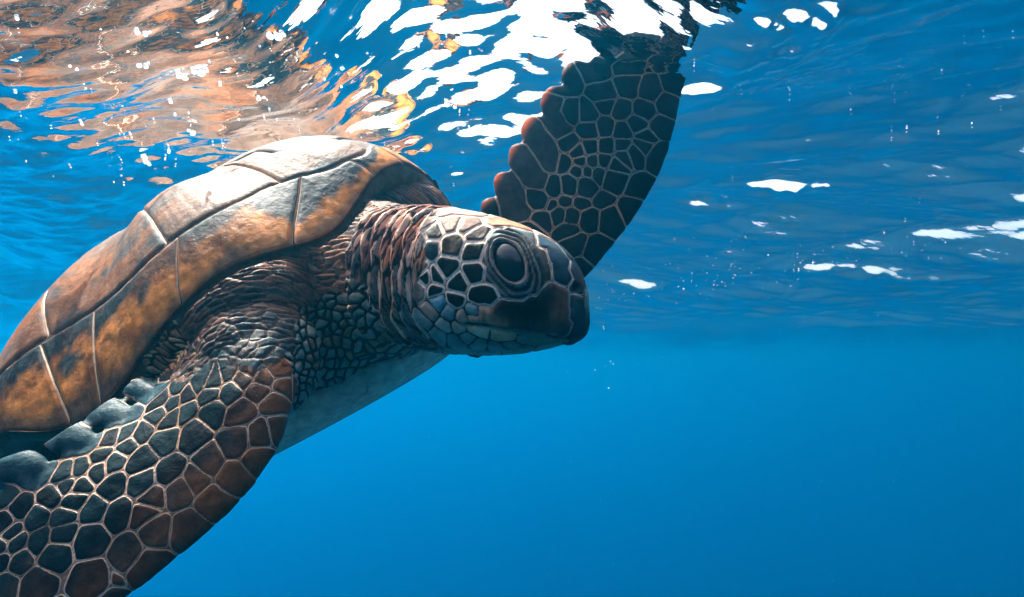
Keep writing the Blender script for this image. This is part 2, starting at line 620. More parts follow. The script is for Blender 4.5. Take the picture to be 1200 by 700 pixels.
def scute_mesh(name, inner, outer, nu, nv, colour_fn, hmax=0.0011, tag_rim=False):
    """inner/outer: functions t->(theta, rho) arrays; builds a raised plate with rounded edges"""
    t = np.linspace(0, 1, nu); s = np.linspace(0, 1, nv)
    T, S = np.meshgrid(t, s, indexing='ij')
    ti, ri = inner(T); to, ro = outer(T)
    a = disc_of(ti, ri); b = disc_of(to, ro)
    c = a * (1 - S[..., None]) + b * S[..., None]
    th = np.arctan2(c[..., 1], c[..., 0]); rho = np.hypot(c[..., 0], c[..., 1])
    rho = np.minimum(rho, 1.0)
    P = shell_off(th, rho, np.zeros_like(rho))
    # distance to the plate's own border, in metres
    P4 = [P[:1], P[-1:], P[:, :1], P[:, -1:]]
    du = np.minimum(np.linalg.norm(P - P4[0], axis=-1), np.linalg.norm(P - P4[1], axis=-1))
    dv = np.linalg.norm(P - P4[2], axis=-1)
    dv2 = np.linalg.norm(P - P4[3], axis=-1)
    e = np.minimum(du, dv) if tag_rim else np.minimum(du, np.minimum(dv, dv2))
    gap = 0.0004
    h = hmax * smooth(gap, 0.0055, e) - 0.0012 * smooth(gap * 3, 0, e)
    Pw = L2W(shell_off(th, rho, h))
    nz = (fbm(Pw.reshape(-1, 3) * 60, 21, 3) - 0.5).reshape(h.shape)
    rg = (fbm(np.stack([th.ravel() * 45, S.ravel() * 2.5, np.abs(th.ravel()) * 3], -1), 24, 3) - 0.5).reshape(h.shape)
    Pw = L2W(shell_off(th, rho, h + nz * 0.0014 + rg * 0.0007))
    V = Pw.reshape(-1, 3)
    col, line = colour_fn(V, T.ravel(), S.ravel(), th.ravel())
    Fq = grid_faces(nu, nv)
    # underside so that the plate has thickness
    Vb = L2W(shell_off(th, rho, np.full_like(rho, -0.004))).reshape(-1, 3)
    n0 = len(V)
    ring = np.concatenate([np.arange(nu) * nv, (nu - 1) * nv + np.arange(1, nv), (np.arange(nu - 1)[::-1]) * nv + nv - 1, np.arange(1, nv - 1)[::-1]])
    VB = Vb[ring]
    k = len(ring)
    side = np.stack([ring, np.roll(ring, -1), n0 + (np.arange(k) + 1) % k, n0 + np.arange(k)], -1)
    p = V[Fq[len(Fq) // 2]]
    nrm = np.cross(p[1] - p[0], p[2] - p[0])
    if nrm @ Uv < 0:
        Fq = Fq[:, ::-1]
    else:
        side = side[:, ::-1]
    V2 = np.concatenate([V, VB])
    o = mesh_obj(name, V2, np.ascontiguousarray(np.concatenate([Fq, side])), M_shell)
    z = np.zeros(k)
    attr(o, 'edge', np.concatenate([e.ravel(), z]))
    attr(o, 'line_width', np.concatenate([np.full(n0, 0.0015), z + 0.0015]))
    attr(o, 'scale_colour', np.concatenate([col, col[ring]]))
    attr(o, 'line_colour', np.concatenate([line, line[ring]]))
    return o


ORANGE = np.array([0.70, 0.25, 0.050]); BROWN = np.array([0.13, 0.048, 0.018]); TEAL = np.array([0.022, 0.036, 0.040])
DUST = np.array([0.21, 0.108, 0.060]); TAN = np.array([0.42, 0.27, 0.17])


def lerp(a, b, f):
    return a * (1 - f[:, None]) + b * f[:, None]


def streaks(c, T, S, th):
    """fine growth streaks running across each plate, and pitted, scratched wear"""
    q = np.stack([th * 34 + T * 4, S * 3.0, np.abs(th) * 3], -1)
    st_ = fbm(q, 51, 4)
    c = c * (0.50 + 0.98 * st_)[:, None]
    q = np.stack([th * 95, S * 9.0, th * 5], -1)
    return lerp(c, np.array([0.36, 0.25, 0.17]), smooth(0.62, 0.80, fbm(q, 55, 3)) * 0.3)


def marg_col(V, T, S, th):
    n1 = fbm(V * np.array([16, 16, 16]), 31, 4); n2 = fbm(V * 42 + 9, 32, 4); n3 = fbm(V * 9 + 3, 35, 3)
    f = smooth(0.31, 0.53, S + (n1 - 0.5) * 1.3 + (n2 - .5) * .5)          # orange towards the rim
    c = lerp(np.tile(TEAL, (len(V), 1)), ORANGE * 1.0, f)
    c = lerp(c, BROWN, smooth(0.5, 0.75, n2 * 0.6 + n3 * 0.5) * 0.85)
    c = lerp(c, np.array([0.09, 0.075, 0.055]), smooth(0.80, 0.97, S + (n2 - .5) * .25) * 0.7)
    c = lerp(c, DUST * 0.8, smooth(0.56, 0.72, n1) * 0.35)
    c = streaks(c, T, S, th)
    return c, np.tile(np.array([0.46, 0.31, 0.20]), (len(V), 1)) * (0.6 + 0.7 * n2[:, None])


MIDROW = 0.0


def cost_col(V, T, S, th):
    n1 = fbm(V * 14 + 5, 41, 4); n2 = fbm(V * 50, 42, 4); n3 = fbm(V * np.array([30, 30, 30]), 45, 3)
    c = lerp(np.tile(DUST, (len(V), 1)), np.array([0.26, 0.10, 0.036]), smooth(0.42, 0.62, n1))
    c = lerp(c, TEAL * 2.0, smooth(0.52, 0.68, n2 * 0.55 + n3 * 0.45) * 0.8)
    c = lerp(c, TEAL * 1.3, smooth(0.78, 0.99, S + (n3 - .5) * .5) * 0.3)
    c = streaks(c, T, S, th)
    if S.max() > 0: c = lerp(np.array([0.055, 0.042, 0.032]) + c * 0.30, c, smooth(0.15, 0.75, MIDROW + S + (n1 - .5) * .5))   # back darkened in colour to dim its mirror image in the surface
    return c, np.tile(np.array([0.46, 0.32, 0.22]), (len(V), 1))


def build_carapace():
    global carapace
    nu, nv = 220, 60
    th = np.linspace(-math.pi, math.pi, nu, endpoint=False)
    rh = np.linspace(0.01, 1, nv)
    T, R = np.meshgrid(th, rh, indexing='ij')
    top = L2W(shell_off(T, R, np.full_like(R, -0.0009))).reshape(-1, 3)
    # turned-in rim and underside of the shell
    u1 = shell_pt(th, np.ones(nu)); prof = [(0.995, -0.008), (0.97, -0.013), (0.90, -0.012), (0.80, 0.0), (0.6, 0.03)]
    V = [top]; Fq = [grid_faces(nu, nv, True)]
    und = []
    for k, dz in prof:
        q = u1.copy(); q[:, 0] *= k; q[:, 1] *= k; q[:, 2] = q[:, 2] * (k if k > 0.9 else k) + dz
        und.append(L2W(q))
    und = np.stack(und, 1)
    base = len(top)
    V.append(und.reshape(-1, 3))
    m_ = len(prof)
    Fq.append(grid_faces(nu, m_, True) + base)
    i = np.arange(nu); i2 = (i + 1) % nu
    Fq.append(np.stack([i * nv + nv - 1, i2 * nv + nv - 1, base + i2 * m_, base + i * m_], -1))
    Fq = np.concatenate(Fq)[:, ::-1]
    V = np.concatenate(V)
    p = V[Fq[nv * 3 + 5]]
    if np.cross(p[1] - p[0], p[2] - p[0]) @ Uv < 0:
        Fq = Fq[:, ::-1]
    o = mesh_obj('carapace', V, np.ascontiguousarray(Fq), M_shell)
    n = fbm(V * 40, 3, 3)
    attr(o, 'edge', np.full(len(V), 0.01)); attr(o, 'line_width', np.full(len(V), 0.001))
    c = np.tile(np.array([0.07, 0.045, 0.03]), (len(V), 1))
    c[base:] = np.array([0.13, 0.11, 0.075]) * (0.6 + 0.8 * n[base:, None])
    attr(o, 'scale_colour', c); attr(o, 'line_colour', c)
    carapace = child(o)

    def sub(ob):
        ob.parent = carapace

    # marginal plates: the visible seams were read off the photograph, the rest spaced evenly
    tops = [0.0] + [shell_at(*p)[0] for p in ((415, 190), (356, 209), (209, 279), (111, 361), (48, 399))]
    bots = [0.0] + [float(np.interp(x, *zip(*b))) for x, b in ()]
    rx, ry, rd = pix(L2W(shell_pt(_th, np.ones_like(_th))))
    def rim_at(px, py):
        q = np.hypot(rx - px, ry - py); q[_th < 0.02] = 9e9
        return _th[q.argmin()]
    bots += [rim_at(440, 206), rim_at(345, 290), rim_at(212, 356), rim_at(122, 478), rim_at(86, 500)]
    last_t, last_b = tops[-1], bots[-1]
    for k in range(1, 7):
        tops.append(last_t + (math.pi - last_t) * k / 6); bots.append(last_b + (math.pi - last_b) * k / 6)
    print('MARG', np.round(np.degrees(tops)).tolist(), np.round(np.degrees(bots)).tolist())
    for sgn in (1, -1):
        for k in range(len(tops) - 1):
            a0, a1, b0, b1 = tops[k], tops[k + 1], bots[k], bots[k + 1]
            def inner(T, a0=a0, a1=a1):
                t = sgn * (a0 + (a1 - a0) * T); return t, seam_rho(t)
            def outer(T, b0=b0, b1=b1):
                t = sgn * (b0 + (b1 - b0) * T); return t, np.ones_like(t)
            vis = sgn > 0 and k < 6
            sub(scute_mesh('scute', inner, outer, 90 if vis else 24, 60 if vis else 14, marg_col, tag_rim=True))
    # side plates between the seam and the middle row
    ct = [shell_at(424, 184)[0] * 0.5, shell_at(321, 210)[0], shell_at(203, 283)[0] + 0.02, shell_at(60, 392)[0], math.radians(135), math.radians(172)]
    ix = [0.84, 0.40, 0.02, -0.35, -0.66, -0.86]
    for sgn in (1, -1):
        for k in range(len(ct) - 1):
            def inner(T, k=k):
                x = ix[k] + (ix[k + 1] - ix[k]) * T
                y = sgn * (0.16 + 0.10 * (1 - np.abs(2 * T - 1)))
                y = np.where(np.abs(x) > 0.7, y * np.clip((0.98 - np.abs(x)) / 0.28, 0.25, 1), y)
                return np.arctan2(y, x), np.hypot(x, y)
            def outer(T, k=k):
                t = sgn * (ct[k] + (ct[k + 1] - ct[k]) * T); return t, seam_rho(t)
            sub(scute_mesh('scute', inner, outer, 90 if sgn > 0 and k < 4 else 24, 60 if sgn > 0 and k < 4 else 16, cost_col))
    # middle row along the back
    global MIDROW
    MIDROW = -1.0
    vx = [0.86, 0.58, 0.2, -0.17, -0.5, -0.8]
    for k in range(5):
        def edge_y(T, k=k):
            x = vx[k] + (vx[k + 1] - vx[k]) * T
            y = 0.155 + 0.10 * (1 - np.abs(2 * T - 1))
            y = np.where(np.abs(x) > 0.7, y * np.clip((0.98 - np.abs(x)) / 0.28, 0.25, 1), y)
            return x, y
        def inner(T, k=k):
            x, y = edge_y(T); return np.arctan2(y, x), np.hypot(x, y)
        def outer(T, k=k):
            x, y = edge_y(T); return np.arctan2(-y, x), np.hypot(x, y)
        sub(scute_mesh('scute', inner, outer, 36, 36, cost_col))


build_carapace()

# ------------------------------------------------------------------ skin: rough volumes first, then one continuous surface
def catmull(P, n):
    P = np.asarray(P, float)
    k = len(P)
    t = np.linspace(0, k - 1, n)
    i = np.minimum(t.astype(int), k - 2); f = (t - i)[:, None]
    g = lambda j: P[np.clip(j, 0, k - 1)]
    p0, p1, p2, p3 = g(i - 1), g(i), g(i + 1), g(i + 2)
    return 0.5 * ((2 * p1) + (-p0 + p2) * f + (2 * p0 - 5 * p1 + 4 * p2 - p3) * f ** 2 + (-p0 + 3 * p1 - 3 * p2 + p3) * f ** 3)


PARTS_V = []; PARTS_F = []; NV = 0


def add_part(V, Fs):
    global NV
    PARTS_V.append(V); PARTS_F.extend([tuple(int(i) + NV for i in f) for f in Fs]); NV += len(V)


def loft(rings):
    """closed tube through rings (n, m, 3)"""
    n, m, _ = rings.shape
    V = rings.reshape(-1, 3)
    c0 = rings[0].mean(0); c1 = rings[-1].mean(0)
    V = np.concatenate([V, [c0, c1]])
    Fs = []
    for i in range(n - 1):
        for j in range(m):
            j2 = (j + 1) % m
            Fs.append((i * m + j, i * m + j2, (i + 1) * m + j2, (i + 1) * m + j))
    a = n * m; b = a + 1
    for j in range(m):
        j2 = (j + 1) % m
        Fs.append((a, j2, j)); Fs.append((b, (n - 1) * m + j, (n - 1) * m + j2))
    add_part(V, Fs)


def spow(c, p):
    return np.sign(c) * np.abs(c) ** p


def tube(stations, side, n=40, m=40, p=0.85, widest=0.0):
    """stations: mid-plane top pixel (x,y), bottom pixel (x,y), distance, half width; side = sideways direction"""
    st = np.array([[a[0], a[1], b[0], b[1], d, w] for a, b, d, w in stations], float)
    st = catmull(st, n)
    ph = np.linspace(0, 2 * math.pi, m, endpoint=False)
    R = []
    for tx, ty, bx, by, d, w in st:
        t = W(tx, ty, d); b = W(bx, by, d)
        c = (t + b) / 2; v = (t - b) / 2
        R.append(c + spow(np.cos(ph), p)[:, None] * v + (spow(np.sin(ph), p) * (1 + widest * np.cos(ph)))[:, None] * side * w)
    loft(np.array(R))


def ellipsoid(c, ax, r, nu=28, nv=16):
    a = np.linspace(0, 2 * math.pi, nu, endpoint=False); b = np.linspace(-math.pi / 2 + 0.05, math.pi / 2 - 0.05, nv)
    R = []
    for q in b:
        R.append(c + math.cos(q) * np.cos(a)[:, None] * ax[0] * r[0] + math.cos(q) * np.sin(a)[:, None] * ax[1] * r[1] + math.sin(q) * ax[2] * r[2])
    loft(np.array(R))


def flipper(stations, n=60, m=36, flip=1):
    """stations: leading edge (px,py,d), trailing edge (px,py,d), half thickness"""
    st = np.array([[*W(*a), *W(*b), t] for a, b, t in stations])
    st = catmull(st, n)
    ph = np.linspace(0, 2 * math.pi, m, endpoint=False)
    mid = (st[:, 0:3] + st[:, 3:6]) / 2
    ax = np.gradient(mid, axis=0)
    R = []
    for k in range(n):
        a = st[k, 0:3]; b = st[k, 3:6]; t = st[k, 6]
        ch = (a - b) / 2
        nn_ = unit(np.cross(ch, ax[k]))
        thick = t * (0.62 + 0.38 * np.cos(ph))
        R.append(mid[k] + np.cos(ph)[:, None] * ch + (np.sin(ph) * thick)[:, None] * nn_)
    loft(np.array(R))


# head: sagittal outline along the axis
HA = unit(W(640, 340, .515) - W(470, 330, .58))
HS = unit(np.cross(HA, np.array([0, 0, 1.0])))          # towards the camera side
if HS[1] > 0: HS = -HS
HU = np.cross(HS, HA); HU = HU * np.sign(HU[2])
HC = W(565, 335, .541)
head_st = [((452, 249), (450, 402), .590, .050), ((490, 246), (488, 408), .574, .0535), ((528, 246), (526, 413), .556, .056), ((568, 252), (566, 415), .539, .0545),
           ((604, 262), (602, 413), .524, .049), ((634, 275), (632, 408), .511, .041), ((656, 290), (654, 402), .503, .033), ((671, 308), (670, 398), .497, .024),
           ((681, 328), (680, 394), .493, .013), ((685, 345), (684, 385), .491, .005)]
tube(head_st, HS, 60, 48, 0.82, -0.06)
# hooked beak tip
ellipsoid(W(667, 383, .4985), (HA, HS, HU), (0.0075, 0.0070, 0.0125), 20, 12)
# neck, bent towards the camera side
neck_st = [((372, 270), (395, 430), .705, .085), ((425, 240), (438, 428), .660, .076), ((460, 240), (468, 420), .617, .063), ((492, 247), (490, 408), .578, .052)]
NSIDE = unit(HS * 0.7 + Sv * 0.3)
tube(neck_st, NSIDE, 30, 40, 0.95)
# chest and belly skin inside the shell
ellipsoid(L2W(np.array([0.09, 0, -0.015])), (Fv, Sv, Uv), (0.205, 0.195, 0.075))
# near shoulder
ellipsoid(W(285, 372, .607), (Fv, Sv, Uv), (0.075, 0.055, 0.055))
ellipsoid(W(302, 425, .570), (Fv, Sv, Uv), (0.055, 0.05, 0.050))
ellipsoid(W(190, 415, .612), (Fv, Sv, Uv), (0.075, 0.044, 0.055))
ellipsoid(W(240, 350, .625), (Fv, Sv, Uv), (0.07, 0.055, 0.045))
ellipsoid(W(370, 385, .660), (Fv, Sv, Uv), (0.085, 0.07, 0.07))
ellipsoid(W(425, 300, .70), (Fv, Sv, Uv), (0.07, 0.07, 0.06))
ellipsoid(W(462, 268, .730), (Fv, Sv, Uv), (0.06, 0.075, 0.055))
ellipsoid(W(345, 325, .645), (Fv, Sv, Uv), (0.07, 0.055, 0.05))
near_fl = [((346, 385, .560), (250, 372, .605), .040), ((345, 435, .520), (195, 436, .562), .036), ((339, 475, .498), (168, 463, .540), .028), ((323, 525, .482), (134, 494, .520), .021),
           ((286, 580, .470), (86, 525, .503), .016), ((226, 638, .460), (28, 556, .490), .0135), ((150, 700, .450), (-36, 597, .478), .0115),
           ((60, 765, .440), (-95, 652, .466), .0095), ((-40, 830, .433), (-145, 718, .455), .008), ((-140, 870, .428), (-190, 790, .445), .005)]
flipper(near_fl, 80, 40)
far_fl = [((560, 420, .70), (470, 330, .72), .03), ((640, 365, .675), (525, 300, .69), .022), ((690, 321, .668), (566, 258, .675), .014), ((719, 287, .668), (582, 229, .677), .012),
          ((747, 250, .670), (600, 195, .68), .0105), ((773, 205, .674), (622, 160, .686), .0095), ((789, 160, .680), (646, 118, .69), .0085),
          ((799, 115, .685), (672, 84, .695), .0075), ((807, 78, .69), (702, 52, .70), .0065), ((798, 48, .70), (738, 35, .705), .005)]
flipper(far_fl, 70, 36)


LOBES_N = []; LOBES_F = []


def lobe(fl, px, py, dirpx, a, b, store, t):
    """rounded plate on a flipper's trailing edge, lying in the flipper's own plane: centre pixel, pointing direction, half sizes in pixels"""
    st_ = catmull(np.array([[*W(*p), *W(*q)] for p, q, th_ in fl]), 160)
    x_, y_, d_ = pix(st_[:, 3:])
    k = np.hypot(x_ - px, y_ - py).argmin()
    tr = st_[k, 3:]; ch = st_[k, 3:] - st_[k, :3]; al = st_[min(k + 3, 159), 3:] - st_[max(k - 3, 0), 3:]
    n_ = unit(np.cross(ch, al))

    def onp(x, y):
        r = W(x, y, 1.0)
        return r * (tr @ n_) / (r @ n_)
    c = onp(px, py)
    u_ = np.array(dirpx, float) / np.hypot(*dirpx)
    e1 = onp(px + u_[0] * a, py + u_[1] * a) - c
    e2 = onp(px - u_[1] * b, py + u_[0] * b) - c
    ellipsoid(c, (e1, e2, n_), (1, 1, t), 28, 12)
    store.append((c, e1, e2))


def lobe_rim(P, lobes):
    """distance of each point to the outer rim of the trailing plate it lies on; 1 = on none"""
    best = np.full(len(P), 9.0); out_ = np.full(len(P), 1.0)
    for c, e1, e2 in lobes:
        Q = np.linalg.pinv(np.stack([e1, e2], 1))
        q = (P - c) @ Q.T
        r = np.hypot(q[:, 0], q[:, 1])
        ok = (r < best) & (q[:, 0] > 0.0)
        best = np.where(ok, r, best)
        out_ = np.where(ok & (r < 1.2), (1.0 - r) * np.linalg.norm(e2), out_)
    return out_


for i, (x, y, a, b) in enumerate(((163, 456, 26, 13), (126, 483, 33, 17.5), (79, 512, 34, 19), (23, 547, 34, 20), (-33, 594, 33, 19), (-89, 649, 32, 18))):
    lobe(near_fl, x, y, (-20, -4 + 2.5 * i), a, b, LOBES_N, 0.0062)
for i, (x, y, a, b) in enumerate(((577, 246, 16, 13), (600, 227, 30, 18), (619, 196, 32, 20), (637, 166, 34, 23), (660, 130, 33, 24), (682, 98, 30, 22))):
    lobe(far_fl, x, y, (-12, -17), a, b, LOBES_F, 0.0068)
# hind body, hind flippers and tail, out of the picture
NFRONT, NVFRONT = len(PARTS_V), NV
ellipsoid(L2W(np.array([-0.12, 0, 0.0])), (Fv, Sv, Uv), (0.20, 0.17, 0.06))
for s in (1, -1):
    c0 = np.array([-0.24, 0.15 * s, -0.01])
    R = []
    for k in range(14):
        t = k / 13
        c = c0 + np.array([-0.20 * t, 0.10 * s * t, -0.03 * t])
        w = 0.05 * (0.6 + 0.8 * t - 1.1 * t ** 3); hgt = 0.022 * (1 - 0.8 * t)
        ph = np.linspace(0, 2 * math.pi, 20, endpoint=False)
        R.append(L2W(c + np.stack([np.cos(ph) * w * 0.5, np.cos(ph) * w * s * 0.86, np.sin(ph) * hgt], -1)))
    loft(np.array(R))
R = []
for k in range(8):
    t = k / 7; ph = np.linspace(0, 2 * math.pi, 16, endpoint=False); r = 0.03 * (1 - 0.85 * t)
    R.append(L2W(np.array([-0.27 - 0.09 * t, 0, -0.02 - 0.02 * t]) + np.stack([0 * ph, np.cos(ph) * r, np.sin(ph) * r], -1)))
loft(np.array(R))


def remeshed(VV, FF, steps):
    """one closed continuous surface round overlapping volumes; steps: (voxel size, smoothing passes)"""
    me = bpy.data.meshes.new('body')
    me.from_pydata(VV.tolist(), [], FF)
    bm = bmesh.new(); bm.from_mesh(me)
    bmesh.ops.recalc_face_normals(bm, faces=bm.faces)
    bm.to_mesh(me); bm.free()
    o = bpy.data.objects.new('body', me); COL.objects.link(o)
    for vs, it in steps:
        r = o.modifiers.new('r', 'REMESH'); r.mode = 'VOXEL'; r.voxel_size = vs; r.use_smooth_shade = True
        s = o.modifiers.new('s', 'SMOOTH'); s.factor = 0.5; s.iterations = it
    ev = o.evaluated_get(bpy.context.evaluated_depsgraph_get())
    m2 = bpy.data.meshes.new_from_object(ev)
    bpy.data.objects.remove(o)
    n = len(m2.vertices)
    V = np.zeros(n * 3, np.float32); m2.vertices.foreach_get('co', V); V = V.reshape(-1, 3).astype(float)
    Nn = np.zeros(n * 3, np.float32); m2.vertices.foreach_get('normal', Nn); Nn = Nn.reshape(-1, 3).astype(float)
    nl = len(m2.loops); L = np.zeros(nl, np.int32); m2.loops.foreach_get('vertex_index', L)
    assert nl == 4 * len(m2.polygons)
    bpy.data.meshes.remove(m2)
    return V, Nn, L.reshape(-1, 4)


FRONT_V, FRONT_F = np.concatenate(PARTS_V[:NFRONT]), [f for f in PARTS_F if f[0] < NVFRONT]
REAR_V, REAR_F = np.concatenate(PARTS_V[NFRONT:]), [tuple(i - NVFRONT for i in f) for f in PARTS_F if f[0] >= NVFRONT]
BV, BN, BF = remeshed(FRONT_V, FRONT_F, ((0.0024, 6), (0.00122, 4)))
RV, RN, RF = remeshed(REAR_V, REAR_F, ((0.006, 4),))
BF = np.concatenate([BF, RF + len(BV)]); BV = np.concatenate([BV, RV]); BN = np.concatenate([BN, RN])


def tuck(P):
    """skin never rises through the carapace or over its rim"""
    L = W2L(P)
    t_ = np.linspace(0, math.pi, 721)
    rr = rim(t_)
    phi = np.arctan2(rr[:, 1], rr[:, 0])
    a = np.abs(np.arctan2(L[:, 1], L[:, 0]))
    th = np.interp(a, phi, t_)
    R = rim(th)
    rho = np.hypot(L[:, 0], L[:, 1]) / np.hypot(R[:, 0], R[:, 1])
    top = shell_pt(th, np.minimum(rho, 1.0))[:, 2] - 0.004 - 0.006 * smooth(0.85, 1.0, rho)
    lim = np.where(rho < 1.0, top, R[:, 2] - 0.010 - 0.25 * (rho - 1.0) * 0)
    head = np.linalg.norm(P - HC, axis=1) < 0.13
    far_ = np.linalg.norm(P - W(650, 250, .675), axis=1) < 0.16
    w = smooth(1.34, 1.22, rho) * ~head * ~far_ * smooth(0.0, 0.05, a)
    # low fillet so the pushed-down skin meets the rim in a fold
    over = np.maximum(L[:, 2] - lim, 0) * w
    L[:, 2] -= over
    return L2W(L)


BV = tuck(BV)
BVH = BVHTree.FromPolygons([Vector(v) for v in BV[::1]], BF.tolist())


def hit(px, py):
    """point of the skin seen at a photo pixel"""
    d = Vector(unit(W(px, py, 1.0)))
    loc, nor, idx, dist = BVH.ray_cast(Vector((0, 0, 0)), d)
    if loc is None:
        loc, nor, idx, dist = BVH.find_nearest(Vector(W(px, py, 0.55)))
    return np.array(loc)


def hit_d(px, py, d):
    """point of the skin nearest to a photo pixel at a known distance"""
    loc, nor, idx, dist = BVH.find_nearest(Vector(W(px, py, d)))
    return np.array(loc)


# which kind of skin: head plates, neck folds, shoulder flakes, arm-pit skin, chest pebbles, near and far flipper
REG = {0: [(500, 280), (500, 330), (522, 362), (560, 300), (620, 320), (660, 360), (600, 390), (550, 397), (540, 255), (505, 372), (640, 290)],
       1: [(470, 270), (455, 300), (445, 340), (468, 350), (477, 388), (430, 265), (425, 300), (478, 256), (464, 395), (478, 320), (482, 290)],
       2: [(300, 330), (250, 350), (232, 378), (280, 380), (320, 372), (270, 410), (325, 400), (390, 310), (370, 335), (350, 302), (300, 425), (240, 410), (400, 280), (225, 430), (474, 226), (500, 238), (455, 222)],
       3: [(172, 425), (180, 442), (168, 405), (195, 432), (190, 405), (160, 440)],
       4: [(360, 400), (400, 390), (440, 400), (400, 430), (360, 440), (450, 430), (490, 415), (415, 355), (385, 365), (345, 420), (430, 380)],
       5: [(200, 470), (250, 462), (300, 452), (330, 458), (250, 520), (150, 560), (80, 600), (30, 680), (290, 540), (170, 640), (320, 440), (280, 442), (240, 448), (90, 520), (30, 555), (134, 488), (172, 457)]}
cp = []; cl = []
for k, l in REG.items():
    for p in l:
        cp.append(hit(*p)); cl.append(k)
for px, py, d in ((-60, 640, .48), (-140, 760, .45), (60, 720, .45), (-20, 780, .44)):
    cp.append(W(px, py, d)); cl.append(5)
for px, py, d in ((600, 230, .68), (650, 200, .68), (700, 180, .68), (750, 150, .68), (780, 115, .685), (700, 260, .67), (680, 300, .67), (640, 300, .68), (740, 70, .70), (590, 330, .69), (690, 120, .69)):
    cp.append(W(px, py, d)); cl.append(6)
for p in ((0.1, -0.2, -0.02), (0.2, -0.16, 0.0), (-0.1, 0.17, -0.01), (-0.1, -0.17, -0.01), (-0.25, 0.1, 0), (-0.25, -0.1, 0)):
    cp.append(L2W(np.array(p))); cl.append(2)
for p in ((-0.4, 0.22, -0.03), (-0.4, -0.22, -0.03), (-0.34, 0, -0.03)):
    cp.append(L2W(np.array(p))); cl.append(5)
cp = np.array(cp); cl = np.array(cl)
N = len(BV)
wob = np.stack([fbm(BV * 45, 61, 2), fbm(BV * 45 + 31, 62, 2), fbm(BV * 45 + 77, 63, 2)], -1) - 0.5
Pw = BV + wob * 0.012
score = np.full((7, N), 9.0)
for k in range(7):
    q = cp[cl == k]
    for c in q:
        score[k] = np.minimum(score[k], ((Pw - c) ** 2).sum(1))
score = np.sqrt(score)
region = score.argmin(0)
wts = np.exp(-(score - score.min(0)) / 0.006)
wts /= wts.sum(0)

edge = np.full(N, 0.01); lw = np.full(N, 0.001); H = np.zeros(N)
scol = np.full((N, 3), 0.1); lcol = np.full((N, 3), 0.1)


def put(mask, e, l, sc, lc):
    edge[mask] = e; lw[mask] = l; scol[mask] = sc; lcol[mask] = lc


def pal(h, cols):
    cols = np.array(cols); k = len(cols)
    return cols[np.minimum((h * k).astype(int), k - 1)]


# ---- neck folds
use = wts[1] > 0.02
P = BV[use]; Pn = P + wob[use] * 0.0055
nb = W(430, 330, .66); na_ = unit(W(500, 325, .575) - nb)
nsd = unit(np.cross(na_, np.array([0, 0, 1.0]))); nup = np.cross(nsd, na_)
q = Pn - nb
s_ = q @ na_; ang = np.arctan2(q @ nsd, q @ nup)
e, h = voro2(s_ / 0.0031 + 0.5 * np.sin(ang * 4), ang * 0.062 / 0.032, 5)
big = np.sin(s_ / 0.0105 * 2 * math.pi + 2.2 * np.sin(ang * 2.3 + 1) + 6 * (fbm(P * 28, 71, 2) - 0.5))
hn = 0.0018 * big + 0.0010 * smooth(0.0, 0.35, e) + 0.0022 * (fbm(P * 160, 72, 2) - 0.5)
H[use] += wts[1][use] * hn
c = pal(h, [(0.36, 0.21, 0.14), (0.24, 0.12, 0.08), (0.13, 0.065, 0.05), (0.45, 0.30, 0.21), (0.09, 0.085, 0.08), (0.30, 0.12, 0.06), (0.10, 0.045, 0.035)])
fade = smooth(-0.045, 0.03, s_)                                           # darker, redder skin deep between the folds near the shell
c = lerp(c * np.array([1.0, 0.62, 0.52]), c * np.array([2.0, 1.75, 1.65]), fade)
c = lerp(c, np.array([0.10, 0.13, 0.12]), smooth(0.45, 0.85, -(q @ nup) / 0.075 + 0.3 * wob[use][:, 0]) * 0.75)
r1 = region[use] == 1
m = np.where(use)[0][r1]
put(m, e[r1] * 0.0031, 0.0004, c[r1], np.array([0.035, 0.015, 0.012]))

